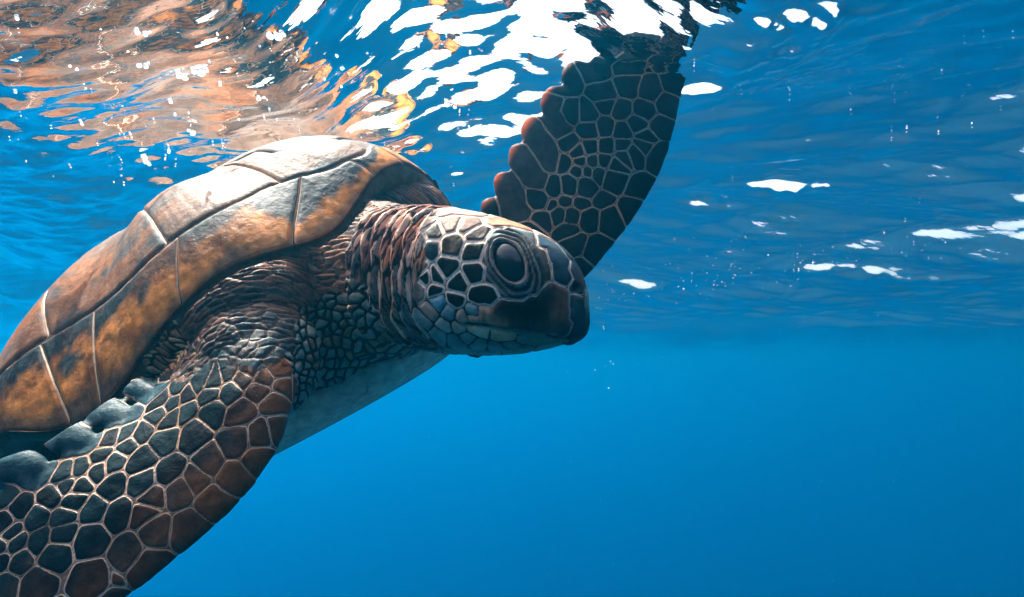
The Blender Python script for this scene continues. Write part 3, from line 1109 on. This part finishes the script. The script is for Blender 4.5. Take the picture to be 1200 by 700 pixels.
# ---- shoulder flakes, set in rings round the arm, and arm-pit skin
for reg, (rs, ts) in ((2, (0.0046, 0.013)), (3, (0.0085, 0.012))):
    use = wts[reg] > 0.02
    P = BV[use]; Pn = P + wob[use] * (0.006 if reg == 2 else 0.014)
    Q = W(300, 492, .53)
    q = Pn - Q
    r_ = np.linalg.norm(q, axis=1); ang = np.arctan2(q @ CR, q @ np.array([0, 0, 1.0]))
    if reg == 2:
        e, h = voro2(r_ / rs, ang * 0.085 / ts, 15)
    else:
        e, h = voro2(ang * 0.13 / 0.0055, r_ / 0.016, 16)
    tilt = np.modf(r_ / rs)[0]
    hn = (0.0011 if reg == 2 else 0.0018) * smooth(0.0, 0.3, e) + 0.0034 * (fbm(P * 55, 81, 3) - 0.5) + 0.0012 * h + 0.0012 * (tilt if reg == 2 else 0)
    H[use] += wts[reg][use] * hn
    if reg == 2:
        c = pal(h, [(0.12, 0.070, 0.050), (0.19, 0.095, 0.062), (0.07, 0.060, 0.053), (0.25, 0.12, 0.070), (0.13, 0.065, 0.045)])
        tn = smooth(0.10, 0.04, np.linalg.norm(P - hit(300, 450), axis=1))
        c = lerp(c, np.array([0.035, 0.075, 0.085]), tn * 0.8)
        wr = smooth(0.05, 0.0, np.linalg.norm(P - hit(395, 345), axis=1))  # ruddier towards the neck
        c = lerp(c, np.array([0.40, 0.15, 0.08]), wr * (0.4 + 0.5 * h))
        lc = np.array([0.26, 0.175, 0.13])[None] * (0.35 + 0.9 * fbm(P * 90, 83, 2))[:, None]
        wd = 0.0004
    else:
        c = pal(h, [(0.50, 0.25, 0.11), (0.36, 0.16, 0.075), (0.58, 0.34, 0.17), (0.24, 0.11, 0.055)])
        lc = np.tile(np.array([0.03, 0.015, 0.01]), (len(P), 1)); wd = 0.0009
    r1 = region[use] == reg
    put(np.where(use)[0][r1], e[r1] * (0.0046 if reg == 2 else 0.0055), wd, c[r1], lc[r1])

# ---- chest pebbles
use = wts[4] > 0.02
P = BV[use]; Pn = P + wob[use] * 0.010
e, h = voro2(Pn[:, 0] / 0.0088 + Pn[:, 1] / 0.02, Pn[:, 2] / 0.0078, 25)
e2, h2 = voro2(Pn[:, 0] / 0.0135 + Pn[:, 1] / 0.03 + 5, Pn[:, 2] / 0.011 + 2, 26)
low = smooth(0.02, 0.06, (hit(400, 380) - P) @ np.array([0, 0, 1.0]))
H[use] += wts[4][use] * (0.0020 * np.sqrt(smooth(0.04, 0.45, e)) + 0.002 * (fbm(P * 50, 91, 2) - .5))
c = pal(h, [(0.27, 0.31, 0.27), (0.17, 0.24, 0.22), (0.40, 0.26, 0.17), (0.22, 0.28, 0.25), (0.28, 0.18, 0.12), (0.30, 0.33, 0.28)])
up_ = smooth(0.0, 0.045, (P - hit(400, 395)) @ np.array([0, 0, 1.0]))
c = lerp(c, np.array([0.20, 0.10, 0.06]), up_ * (0.3 + 0.6 * h))
r1 = region[use] == 4
put(np.where(use)[0][r1], e[r1] * 0.0082, 0.0013, c[r1], np.array([0.010, 0.009, 0.009]))


# ---- plates set one by one: head and flippers
def fill(P, seeds, dist, rng, cap=220):
    """add seeds where none was read off the photograph"""
    out = [np.array(s) for s in seeds]
    A = np.array(out)
    for i in rng.permutation(len(P))[:4000]:
        if len(out) - len(seeds) >= cap: break
        if (((A - P[i]) ** 2).sum(1)).min() > dist ** 2:
            out.append(P[i]); A = np.vstack([A, P[i]])
    return np.array(out)


NEAR_SEEDS = [(3, 584), (129, 515), (148, 522), (117, 535), (133, 542), (166, 540), (94, 549), (113, 552), (77, 556), (95, 568), (131, 571), (167, 565), (61, 580), (86, 586),
              (110, 597), (22, 597), (42, 608), (74, 606), (178, 584), (137, 601), (170, 603), (78, 567), (163, 508), (145, 510), (3, 614), (12, 625), (18, 637), (46, 633), (72, 627),
              (105, 632), (150, 647), (1, 641), (64, 649), (24, 657), (1, 657), (5, 687), (42, 684), (103, 684), (193, 516), (227, 510), (276, 518), (243, 542), (197, 552), (229, 560),
              (209, 576), (272, 560), (305, 537), (251, 588), (306, 510), (180, 622), (221, 620), (172, 662), (187, 471), (200, 473), (184, 486), (200, 491), (220, 462), (217, 483),
              (247, 462), (253, 447), (249, 482), (283, 481), (270, 458), (283, 444), (304, 458), (312, 444), (324, 436), (291, 434), (321, 472), (325, 503), (267, 438), (330, 450), (233, 449), (208, 455)]
near_multi = [[(150, 453), (164, 456), (180, 460)], [(106, 477), (120, 482), (135, 486), (150, 487)], [(58, 508), (72, 512), (88, 516), (102, 519)], [(0, 543), (16, 547), (32, 551), (48, 555)]]


def chord(P, fl):
    """place across a flipper: 0 at the leading edge, 1 at the base of the trailing plates"""
    st = catmull(np.array([[*W(*a), *W(*b)] for a, b, t in fl]), 120)
    k = np.array([((P - (r[:3] + r[3:]) / 2) ** 2).sum(1) for r in st]).argmin(0)
    ch = st[k, 3:] - st[k, :3]
    return ((P - st[k, :3]) * ch).sum(1) / (ch * ch).sum(1)


def flip_cells(reg, single, multi, dfix, dark, dist, seed):
    use = wts[reg] > 0.02
    P = BV[use]
    hh = hit if dfix is None else (lambda x, y: hit_d(x, y, dfix))
    S = [hh(*p) for p in single]; G = list(range(len(S)))
    g = len(S)
    for l in multi:
        for p in l:
            S.append(hh(*p)); G.append(g)
        g += 1
    S2 = fill(P[region[use] == reg], S, dist, np.random.default_rng(seed))
    G += list(range(g, g + len(S2) - len(S)))
    Pn = P + wob[use] * 0.0035
    gid, e = seedcells(Pn, S2, np.array(G), soft=0.0007)
    hsh = hash3(gid, gid * 0 + seed, gid * 0)
    c = pal(hsh, dark)
    r1 = region[use] == reg
    hn = 0.0005 * smooth(0.0006, 0.0022, e) + 0.0016 * (fbm(P * 90, 95 + seed, 2) - .5) + 0.0006 * (hsh - 0.5)
    H[use] += wts[reg][use] * hn
    return np.where(use)[0][r1], P[r1], e[r1], c[r1], gid[r1], hsh[r1]


m, P, e, c, gid, hs = flip_cells(5, NEAR_SEEDS, near_multi, None, [(0.005, 0.019, 0.024), (0.004, 0.014, 0.018), (0.008, 0.027, 0.033), (0.004, 0.010, 0.014), (0.010, 0.026, 0.031)], 0.021, 3)
# brown patches on the leading edge, pale blue-grey mottling on the trailing plates
lead = np.array([W(*a) for a, b, t in near_fl]); 
dl_ = np.min([np.linalg.norm(np.cross(P - lead[i], unit(lead[i + 1] - lead[i])), axis=1) + 9 * ((P - lead[i]) @ unit(lead[i + 1] - lead[i]) < -0.02) + 9 * ((P - lead[i + 1]) @ unit(lead[i + 1] - lead[i]) > 0.02) for i in range(len(lead) - 1)], axis=0)
n1 = fbm(P * 34, 101, 3)
c = lerp(c, np.array([0.24, 0.09, 0.032]), smooth(0.055, 0.012, dl_ + (n1 - .5) * 0.05) * (0.25 + 0.55 * hs))
trail = gid >= len(NEAR_SEEDS)
tr_ = (gid >= len(NEAR_SEEDS)) & (gid < len(NEAR_SEEDS) + 4)
c = np.where(tr_[:, None], lerp(np.tile(np.array([0.014, 0.050, 0.064]), (len(P), 1)), np.array([0.16, 0.20, 0.21]), smooth(0.50, 0.80, fbm(P * 130, 103, 3)) * 0.55), c)
lc = lerp(np.tile(np.array([0.64, 0.44, 0.33]), (len(P), 1)), np.array([0.44, 0.26, 0.16]), smooth(0.35, 0.65, fbm(P * 25, 105, 2)))
lr = lobe_rim(P, LOBES_N)
on = (lr < 0.5) & (chord(P, near_fl) > 1.0)
e = np.where(on, np.minimum(np.where(tr_, e, 0.01), np.maximum(lr - 0.0009, 0)), e)
lc = np.where((on & (lr < 0.002))[:, None], lerp(np.tile(np.array([0.55, 0.40, 0.31]), (len(P), 1)), np.array([0.40, 0.16, 0.06]), smooth(0.45, 0.6, fbm(P * 60, 108, 2))), lc)
put(m, e, 0.00035 + 0.0009 * fbm(P * 38, 118, 2), c, lc)

FAR_SEEDS = [(667, 130), (729, 126), (709, 106), (711, 120), (709, 147), (738, 97), (763, 102), (756, 127), (784, 120), (748, 144), (730, 153), (774, 146), (793, 92), (756, 160), (568, 242),
             (667, 166), (661, 193), (648, 220), (667, 217), (630, 233), (644, 239), (662, 235), (634, 258), (654, 254), (681, 191), (694, 191), (677, 203), (687, 203), (686, 218), (708, 190),
             (700, 205), (678, 178), (691, 174), (711, 173), (681, 237), (703, 233), (716, 209), (667, 256), (688, 259), (729, 173), (730, 185), (741, 181), (720, 196), (753, 170), (771, 183),
             (746, 221), (715, 262), (664, 271), (700, 296), (672, 288), (690, 130), (690, 150)]
far_multi = [[(588, 212), (596, 223), (604, 234), (611, 246)], [(609, 181), (617, 193), (625, 205), (632, 214)], [(622, 152), (632, 165), (640, 178), (646, 190)], [(645, 125), (652, 138), (656, 150)]]
m, P, e, c, gid, hs = flip_cells(6, FAR_SEEDS, far_multi, 0.675, [(0.010, 0.020, 0.022), (0.007, 0.015, 0.018), (0.014, 0.023, 0.024)], 0.026, 7)
tr_ = (gid >= len(FAR_SEEDS)) & (gid < len(FAR_SEEDS) + 4)
c = np.where(tr_[:, None], np.array([0.045, 0.040, 0.038]), c)
lc = lerp(np.tile(np.array([0.40, 0.25, 0.17]), (len(P), 1)), np.array([0.20, 0.22, 0.20]), smooth(0.35, 0.65, fbm(P * 22, 115, 2)))
put(m, e, 0.0004 + 0.0010 * fbm(P * 38, 119, 2), c, lc)
thin = np.zeros(N)
thin[m] = 0.65 * smooth(0.99, 1.08, chord(P, far_fl))

# ---- head plates
CREAM = (0.76, 0.58, 0.45); DK = (0.008, 0.011, 0.012); OR = (0.55, 0.30, 0.17); MID = (0.065, 0.052, 0.034)
head_plates = [  # seeds of one plate, colour
    ([(507, 272)], (0.085, 0.08, 0.062)), ([(503, 292)], (0.018, 0.038, 0.042)), ([(529, 287)], MID), ([(527, 262)], (0.22, 0.135, 0.09)), ([(550, 263)], (0.22, 0.14, 0.10)),
    ([(561, 274)], (0.065, 0.045, 0.038)), ([(557, 294)], (0.010, 0.018, 0.016)), ([(583, 260), (597, 261), (612, 266)], (0.38, 0.19, 0.105)), ([(520, 249), (540, 248), (560, 251)], (0.42, 0.27, 0.19)),
    ([(522, 315)], (0.009, 0.017, 0.018)), ([(511, 325)], DK), ([(557, 319)], DK), ([(535, 334)], DK), ([(498, 328)], DK), ([(508, 339)], DK), ([(532, 351)], DK), ([(562, 347), (573, 346)], DK),
    ([(492, 338)], (0.30, 0.20, 0.15)), ([(490, 312)], (0.36, 0.22, 0.16)), ([(490, 284)], (0.35, 0.24, 0.18)), ([(498, 262)], (0.40, 0.28, 0.22))]
head_low = [([(513, 356)], (0.12, 0.22, 0.24)), ([(520, 381)], (0.26, 0.26, 0.20)), ([(537, 383)], (0.27, 0.22, 0.16)), ([(556, 384), (566, 387)], (0.45, 0.33, 0.19)), ([(542, 374)], (0.34, 0.22, 0.15)),
            ([(582, 391), (594, 394)], (0.36, 0.22, 0.12)), ([(505, 366)], (0.30, 0.19, 0.13)), ([(514, 392)], (0.14, 0.20, 0.18)), ([(497, 378)], (0.17, 0.20, 0.17)), ([(525, 367)], (0.14, 0.20, 0.20)),
            ([(548, 396)], (0.13, 0.19, 0.16)), ([(532, 398)], (0.10, 0.17, 0.16)), ([(556, 368)], (0.16, 0.22, 0.20)), ([(562, 403)], (0.11, 0.17, 0.15)), ([(580, 406)], (0.10, 0.16, 0.14)),
            ([(615, 399), (630, 400), (645, 398)], (0.055, 0.11, 0.085)), ([(600, 404), (612, 407)], (0.08, 0.13, 0.10))]
beak = [((556, 371), (0.50, 0.32, 0.21)), ((566, 369), (0.46, 0.26, 0.15)), ((576, 374), (0.40, 0.22, 0.13)), ((588, 364), (0.012, 0.012, 0.012)), ((585, 379), (0.34, 0.22, 0.14)), ((605, 365), (0.006, 0.010, 0.012)), ((606, 381), (0.035, 0.035, 0.032)), ((625, 362), (0.006, 0.010, 0.013)),
        ((627, 378), (0.010, 0.016, 0.018)), ((645, 345), (0.010, 0.016, 0.018)), ((656, 350), (0.19, 0.095, 0.07)), ((655, 366), (0.21, 0.10, 0.07)), ((648, 382), (0.15, 0.10, 0.075)), ((639, 362), (0.012, 0.016, 0.019)), ((662, 387), (0.05, 0.05, 0.045)), ((634, 386), (0.10, 0.08, 0.065))]
beak_tip = [((676, 352), (0.03, 0.06, 0.07)), ((678, 370), (0.02, 0.05, 0.06)), ((674, 388), (0.02, 0.04, 0.045)), ((669, 396), (0.02, 0.035, 0.04))]
eye_seed = [((585, 280), (0.08, 0.13, 0.14)), ((577, 300), (0.04, 0.05, 0.05)), ((580, 322), (0.05, 0.07, 0.07)), ((597, 308), (0.03, 0.04, 0.04)), ((603, 278), (0.10, 0.15, 0.15)), ((622, 292), (0.08, 0.10, 0.10)), ((630, 310), (0.05, 0.07, 0.07)),
            ((628, 330), (0.03, 0.06, 0.06)), ((607, 338), (0.03, 0.05, 0.05)), ((593, 336), (0.04, 0.06, 0.06)), ((638, 318), (0.07, 0.06, 0.055)), ((620, 281), (0.09, 0.12, 0.12)), ((636, 300), (0.10, 0.08, 0.07))]
pre = [((638, 285), (0.03, 0.07, 0.10)), ((648, 300), (0.025, 0.06, 0.09)), ((655, 318), (0.015, 0.035, 0.05)), ((662, 322), (0.02, 0.05, 0.07)), ((650, 290), (0.06, 0.09, 0.11)), ((660, 305), (0.02, 0.06, 0.08))]
fore = [((648, 279), (0.40, 0.26, 0.19)), ((632, 268), (0.42, 0.27, 0.19)), ((618, 259), (0.45, 0.30, 0.2))]
nose = [((674, 318), (0.03, 0.06, 0.08)), ((668, 300), (0.03, 0.07, 0.09)), ((676, 338), (0.02, 0.05, 0.06)), ((680, 328), (0.09, 0.07, 0.06))]


def hmir(P):
    n = (P - HC) @ HS
    return P - 2 * np.minimum(n, 0)[:, None] * HS


use = wts[0] > 0.02
P = BV[use]; Pm = hmir(P)
S = []; G = []; C = []; K = []          # seeds, plate, colour, line kind
g = 0
for lst, kind in ((head_plates, 0), (head_low, 1)):
    for pts, colr in lst:
        for p in pts:
            S.append(hit(*p)); G.append(g); C.append(colr); K.append(kind)
        g += 1
for lst, kind in ((beak, 2), (beak_tip, 2), (eye_seed, 3), (pre, 4), (fore, 0), (nose, 4)):
    for p, colr in lst:
        S.append(hit(*p)); G.append(g); C.append(colr); K.append(kind)
    g += 1
S = hmir(np.array(S))
# under the chin and on the crown, where the photograph shows nothing
S2 = fill(Pm[region[use] == 0], S, 0.016, np.random.default_rng(2), 80)
for p in S2[len(S):]:
    low_ = (p - HC) @ HU < 0.0
    G.append(g); g += 1; C.append((0.13, 0.19, 0.16) if low_ else (0.40, 0.27, 0.2)); K.append(1 if low_ else 0)
S = S2; G = np.array(G); C = np.array(C); K = np.array(K)
gk = np.zeros(g, int); gk[G] = K
Pn = Pm + wob[use] * 0.0016
gid, e = seedcells(Pn, S, G, k=14, soft=0.00045)
# colour varies inside the larger plates
num = np.zeros((len(P), 3)); den = np.zeros(len(P)) + 1e-12
for i in range(len(S)):
    ok = gid == G[i]
    w_ = np.exp(-((Pn[ok] - S[i]) ** 2).sum(1) / (2 * 0.0042 ** 2)) + 1e-9
    num[ok] += w_[:, None] * C[i]; den[ok] += w_
c = num / den[:, None]
kind = gk[gid]
sv = fbm(np.stack([(Pm - HC) @ HA * 420, (Pm - HC) @ HU * 45, (Pm - HC) @ HS * 60], -1), 125, 3)
c = np.where((kind == 2)[:, None], c * (0.45 + 1.1 * sv)[:, None] + 0.10 * smooth(0.66, 0.8, sv)[:, None] * np.array([0.5, 0.35, 0.25]), c)
c = np.where((kind == 1)[:, None], np.minimum(c * 1.7, 0.75), c)
lc = np.array([CREAM, (0.025, 0.035, 0.033), (0.34, 0.33, 0.28), (0.46, 0.34, 0.26), (0.44, 0.37, 0.30)])[kind]
l_w = np.array([0.0015, 0.0007, 0.0009, 0.0011, 0.0010])[kind]
hn = np.where(kind == 0, 0.0011, np.where(kind == 1, 0.0016, 0.0007)) * smooth(0.0003, 0.0028, e)
# eye: lids and folds
EC = hit(597, 308); en = None
loc, nor, idx, dist = BVH.find_nearest(Vector(EC)); en = np.array(nor)
e_b = unit(hit(611, 332) - hit(583, 284)); e_a = unit(hit(612, 300) - hit(582, 316)); e_a = unit(e_a - e_b * (e_a @ e_b)); en = unit(np.cross(e_a, e_b)); en = en * np.sign(en @ HS)
RB, RA = 0.0150, 0.0088
qa = (Pm - EC) @ e_a; qb = (Pm - EC) @ e_b; qn = (Pm - EC) @ en
rho = np.sqrt((qa / RA) ** 2 + (qb / RB) ** 2)
rho = rho + smooth(0.95, 1.3, rho) * (0.16 * (fbm(Pm * 120, 128, 2) - 0.5) + 0.05 * np.sin(qb * 210))
near_eye = np.abs(qn) < 0.03
front = smooth(-0.2, 0.5, qa / RA / np.maximum(rho, 0.3))
lid = np.exp(-((rho - 1.16) / 0.13) ** 2)
fold = 0.5 + 0.5 * np.cos((rho - 1.16) * 2 * math.pi / 0.40 + 0.7 * np.sin(qb * 130 + 4 * qa / RA))
foldw = smooth(1.15, 1.3, rho) * smooth(2.6, 2.1, rho) * (0.04 + 0.96 * front ** 2)
eh = -0.0070 * smooth(1.02, 0.88, rho) + 0.0036 * lid * (0.75 + 0.45 * (1 - front)) + 0.0032 * (fold - 0.5) * foldw + 0.0022 * smooth(2.4, 1.2, rho) - 0.0022 * np.exp(-((rho - 1.42) / 0.10) ** 2) * (1 - front)
hn = hn + np.where(near_eye, eh, 0)
inlid = near_eye & (rho < 2.3) & (kind == 3)
lidc = lerp(np.tile(np.array([0.022, 0.045, 0.050]), (len(P), 1)), np.array([0.34, 0.31, 0.27]), smooth(0.50, 0.95, fold) * 0.85)
c = np.where((inlid & (rho > 1.25))[:, None], 0.2 * c + 0.8 * lidc, c)
c = np.where((near_eye & (rho <= 1.27) & (rho > 1.0))[:, None], np.array([0.27, 0.22, 0.19])[None] * (0.35 + 1.2 * fbm(Pm * 150, 127, 2))[:, None], c)
c = np.where((near_eye & (rho <= 1.0))[:, None], np.array([0.02, 0.025, 0.025]), c)
kill = near_eye & (rho < 1.5)
e = np.where(kill, 0.01, e)
# mouth line and nostril
mp_ = [hmir(hit(*p)[None])[0] for p in ((546, 380), (560, 381), (580, 383), (600, 386), (618, 389), (635, 392), (650, 395), (662, 397))]
dm = np.full(len(P), 1.0)
for i in range(len(mp_) - 1):
    a_ = mp_[i]; b_ = mp_[i + 1] - a_
    tq = np.clip(((Pm - a_) @ b_) / (b_ @ b_), 0, 1)
    dm = np.minimum(dm, np.linalg.norm(Pm - a_ - tq[:, None] * b_, axis=1))
hn -= 0.0022 * smooth(0.0022, 0.0003, dm)
hn += np.where(kind == 2, 0.0016, 0) * smooth(0.0, 0.004, e)
c = lerp(c, np.array([0.22, 0.26, 0.22]), smooth(0.0032, 0.0018, dm) * 0.8)
c = lerp(c, np.array([0.006, 0.008, 0.008]), smooth(0.0013, 0.0005, dm))
e = np.where(dm < 0.003, np.maximum(e, 0.004), e)
jaw = np.isin(gid, np.unique(G[K == 2]))
hn -= np.where(jaw, 0.0, 0.0)
ns = hmir(hit(675, 337)[None])[0]
hn -= 0.004 * smooth(0.0045, 0.0015, np.linalg.norm(Pm - ns, axis=1))
c = lerp(c, np.array([0.004, 0.005, 0.005]), smooth(0.0032, 0.0018, np.linalg.norm(Pm - ns, axis=1)))
hn += 0.0009 * (fbm(Pm * 110, 121, 3) - 0.5)
H[use] += wts[0][use] * hn
r1 = region[use] == 0
put(np.where(use)[0][r1], e[r1], l_w[r1], c[r1], lc[r1])

V2 = BV + BN * H[:, None]
body = mesh_obj('body', V2, BF, M_skin)
attr(body, 'edge', edge); attr(body, 'line_width', lw)
attr(body, 'scale_colour', scol); attr(body, 'line_colour', lcol); attr(body, 'thin', thin)
child(body)
print('SKIN', len(BV), len(BF), np.bincount(region))

# ---- eyes
m, nt, bs = simple_mat('eye_wet_black', (0.010, 0.016, 0.017), 0.10, 0.4, 0.0)
nn = noise_node(nt, 260, 3)
nt.links.new(mix_col(nt, nn, (0.002, 0.004, 0.005), (0.010, 0.017, 0.019)), bs.inputs['Base Color'])
for sgn in (1, -1):
    ec = EC - en * 0.0070
    bm = bmesh.new(); bmesh.ops.create_uvsphere(bm, u_segments=48, v_segments=32, radius=1.0)
    ax = np.stack([e_a * 0.0135, e_b * 0.0205, en * 0.0140], 1)
    for v in bm.verts:
        p = ec + ax @ np.array(v.co)
        if sgn < 0: p = p - 2 * ((p - HC) @ HS) * HS
        v.co = Vector(p)
    bmesh.ops.recalc_face_normals(bm, faces=bm.faces)
    me = bpy.data.meshes.new('eye'); bm.to_mesh(me); bm.free(); me.materials.append(m)
    me.polygons.foreach_set('use_smooth', np.ones(len(me.polygons), bool))
    o = bpy.data.objects.new('eye', me); COL.objects.link(o); child(o)


# ---- plastron, the pale belly plate
def build_plastron():
    nu, nv = 200, 40
    a = np.linspace(0, 2 * math.pi, nu, endpoint=False)
    xs = 0.275 * np.cos(a) + 0.02; ys = 0.185 * np.sin(a) * (1 - 0.10 * np.cos(a))
    prof = [(0.02, -0.112), (0.2, -0.112), (0.4, -0.111), (0.6, -0.109), (0.75, -0.106), (0.86, -0.101), (0.94, -0.094), (0.985, -0.085), (1.0, -0.076), (0.985, -0.066), (0.92, -0.056), (0.8, -0.045), (0.6, -0.03), (0.3, -0.02), (0.02, -0.02)]
    pr = catmull(np.array(prof), nv)
    P = np.stack([xs[:, None] * pr[None, :, 0], ys[:, None] * pr[None, :, 0], np.tile(pr[:, 1], (nu, 1))], -1)
    P[..., 0] += 0.02 * 0
    V = L2W(P).reshape(-1, 3); Pl = P.reshape(-1, 3)
    seeds = []
    for x, y in ((0.24, 0.055), (0.15, 0.085), (0.03, 0.09), (-0.09, 0.085), (-0.19, 0.05), (0.215, 0.145), (0.09, 0.185), (-0.04, 0.18)):
        seeds += [(x, y, -0.1), (x, -y, -0.1)]
    gid, e = seedcells(Pl, seeds, np.arange(len(seeds)), soft=0.001)
    n1 = fbm(V * 24, 131, 3); n2 = fbm(V * 70, 132, 3)
    c = lerp(np.tile(np.array([0.72, 0.68, 0.52]), (len(V), 1)), np.array([0.50, 0.54, 0.42]), smooth(0.35, 0.65, n1))
    c = lerp(c, np.array([0.24, 0.11, 0.05]), smooth(0.58, 0.72, n1 * 0.6 + n2 * 0.4) * 0.6)
    Fq = grid_faces(nu, nv, True)
    p = V[Fq[5]]
    if np.cross(p[1] - p[0], p[2] - p[0]) @ Uv > 0:
        Fq = Fq[:, ::-1]
    o = mesh_obj('plastron', V, np.ascontiguousarray(Fq), M_shell)
    attr(o, 'edge', e); attr(o, 'line_width', np.full(len(V), 0.0009)); attr(o, 'scale_colour', c); attr(o, 'line_colour', c * 0.35)
    child(o)


build_plastron()



# ------------------------------------------------------------------ air bubbles under the surface
def on_surface(px, py, drop):
    """where the sight line through a photo pixel meets the water surface, drop metres below it"""
    d = W(px, py, 1.0)
    t = np.linspace(0.25, 6.0, 1500)
    z = wave_height(d[0] * t, d[1] * t) - drop
    i = np.argmax(d[2] * t >= z)
    return d * t[i]


m, nt = newmat('air_bubble')
out = node(nt, 'ShaderNodeOutputMaterial')
gb = node(nt, 'ShaderNodeBsdfGlass'); gb.inputs['IOR'].default_value = 0.752; gb.inputs['Roughness'].default_value = 0.0
gt = node(nt, 'ShaderNodeBsdfTranslucent'); gt.inputs['Color'].default_value = (0.9, 0.93, 0.95, 1)
gm = node(nt, 'ShaderNodeMixShader'); gm.inputs[0].default_value = 0.45      # white share put into the material for the bubble's bright sparkle
nt.links.new(gb.outputs[0], gm.inputs[1]); nt.links.new(gt.outputs[0], gm.inputs[2])
nt.links.new(gm.outputs[0], out.inputs['Surface'])
M_bub = m
bm = bmesh.new(); bmesh.ops.create_icosphere(bm, subdivisions=3, radius=1.0)
for v in bm.verts:
    v.co.z *= 0.8 if v.co.z > 0 else 0.95
BME = bpy.data.meshes.new('air_bubble'); bm.to_mesh(BME); bm.free(); BME.materials.append(M_bub)
BME.polygons.foreach_set('use_smooth', np.ones(len(BME.polygons), bool))
rngb = np.random.default_rng(11)
spots = [(161, 38, 5), (170, 40, 5.5), (175, 37, 4), (317, 43, 5.5), (326, 44, 6), (332, 41, 4), (163, 77, 4), (171, 78, 4.5), (228, 84, 5), (236, 86, 5.5), (242, 83, 3.5), (210, 90, 4), (217, 92, 4.5),
         (303, 116, 4.5), (309, 114, 3.5), (200, 120, 3), (226, 156, 5), (221, 153, 3), (171, 190, 4), (175, 193, 3), (198, 178, 3.2), (150, 60, 2.4), (130, 95, 2.2), (295, 24, 3), (255, 41, 2.4), (266, 44, 2), (335, 70, 2.6),
         (401, 80, 3), (413, 83, 2.6), (400, 102, 2.4), (395, 66, 2.4), (118, 34, 2.2), (20, 22, 3), (18, 38, 2.4), (70, 50, 2.4), (82, 78, 2.6), (90, 82, 2.2), (18, 108, 3), (380, 93, 2.2), (438, 138, 4), (430, 62, 2.4), (524, 123, 4), (533, 126, 3),
         (574, 115, 3.4), (205, 135, 2.2), (258, 100, 2.2), (96, 146, 2), (60, 150, 2), (280, 140, 2.2)]
for i, (px_, py_, rp) in enumerate(spots):
    p = on_surface(px_, py_, 0.0)
    r_ = 0.75 * rp / FPX * (p @ CA)
    p = on_surface(px_, py_, r_ * 0.75)
    o = bpy.data.objects.new('air_bubble', BME); COL.objects.link(o)
    o.location = Vector(p); sx = rngb.uniform(0.85, 1.15)
    o.scale = (r_ * sx, r_ * sx, r_ * rngb.uniform(0.75, 1.0)); o.rotation_euler = (0, 0, rngb.uniform(0, 6.28))
    if rp >= 4.0:
        tag(o, 'larger round air bubble clinging to the underside of the surface above the shell', 'bubble', 'larger air bubbles under the surface')
    else:
        tag(o, 'tiny air bubble clinging to the underside of the surface above the turtle', 'bubble', 'tiny air bubbles under the surface')

# fine bubbles and drifting specks, too small and many to count
bm = bmesh.new(); bmesh.ops.create_icosphere(bm, subdivisions=1, radius=1.0)
bv = np.array([v.co[:] for v in bm.verts]); bf = np.array([[v.index for v in f.verts] for f in bm.faces]); bm.free()
VV = []; FF = []; n0 = 0


def speck(p, r):
    global n0
    VV.append(p + bv * r); FF.append(bf + n0); n0 += len(bv)


rs = np.random.default_rng(21)
for i in range(130):                     # trails under the broken crests at the right
    t = rs.random(); px_ = 690 + 420 * t + rs.normal(0, 12); py_ = 345 - 62 * t + rs.normal(0, 13)
    d = rs.uniform(0.9, 1.9)
    p = W(px_, py_, d)
    if p[2] < 0.27: speck(p, rs.uniform(0.00035, 0.0010) * d * rs.choice([0.7, 1.0, 1.5], p=[.6, .3, .1]))
for i in range(28):
    px_ = rs.uniform(700, 1190); py_ = rs.uniform(20, 330)
    p = on_surface(px_, py_, 0.004)
    if p[1] < 3: speck(p, rs.uniform(0.0004, 0.0012) * p[1] * 0.9)
for i in range(60):
    px_ = rs.uniform(0, 560); py_ = rs.uniform(5, 230)
    p = on_surface(px_, py_, 0.002)
    speck(p, rs.uniform(0.0005, 0.0012))
for i in range(14):
    p = W(rs.normal(700, 25), rs.normal(370, 45), rs.uniform(0.7, 1.2)); speck(p, rs.uniform(0.0004, 0.0010))
for i in range(220):
    d = rs.uniform(0.5, 4.0); p = W(rs.uniform(0, 1200), rs.uniform(200, 690), d)
    if p[2] < 0.2: speck(p, rs.uniform(0.0002, 0.00045) * d)
m, nt = newmat('tiny_bubble')
out = node(nt, 'ShaderNodeOutputMaterial')
df = node(nt, 'ShaderNodeBsdfDiffuse'); df.inputs['Color'].default_value = (0.85, 0.88, 0.9, 1)
tl = node(nt, 'ShaderNodeBsdfTranslucent'); tl.inputs['Color'].default_value = (0.85, 0.88, 0.9, 1)
mx = node(nt, 'ShaderNodeMixShader'); mx.inputs[0].default_value = 0.5
nt.links.new(df.outputs[0], mx.inputs[1]); nt.links.new(tl.outputs[0], mx.inputs[2]); nt.links.new(mx.outputs[0], out.inputs['Surface'])
o = mesh_obj('bubble_specks', np.concatenate(VV), np.concatenate(FF), m)
tag(o, 'fine white bubbles and drifting specks scattered through the water', kind='stuff')
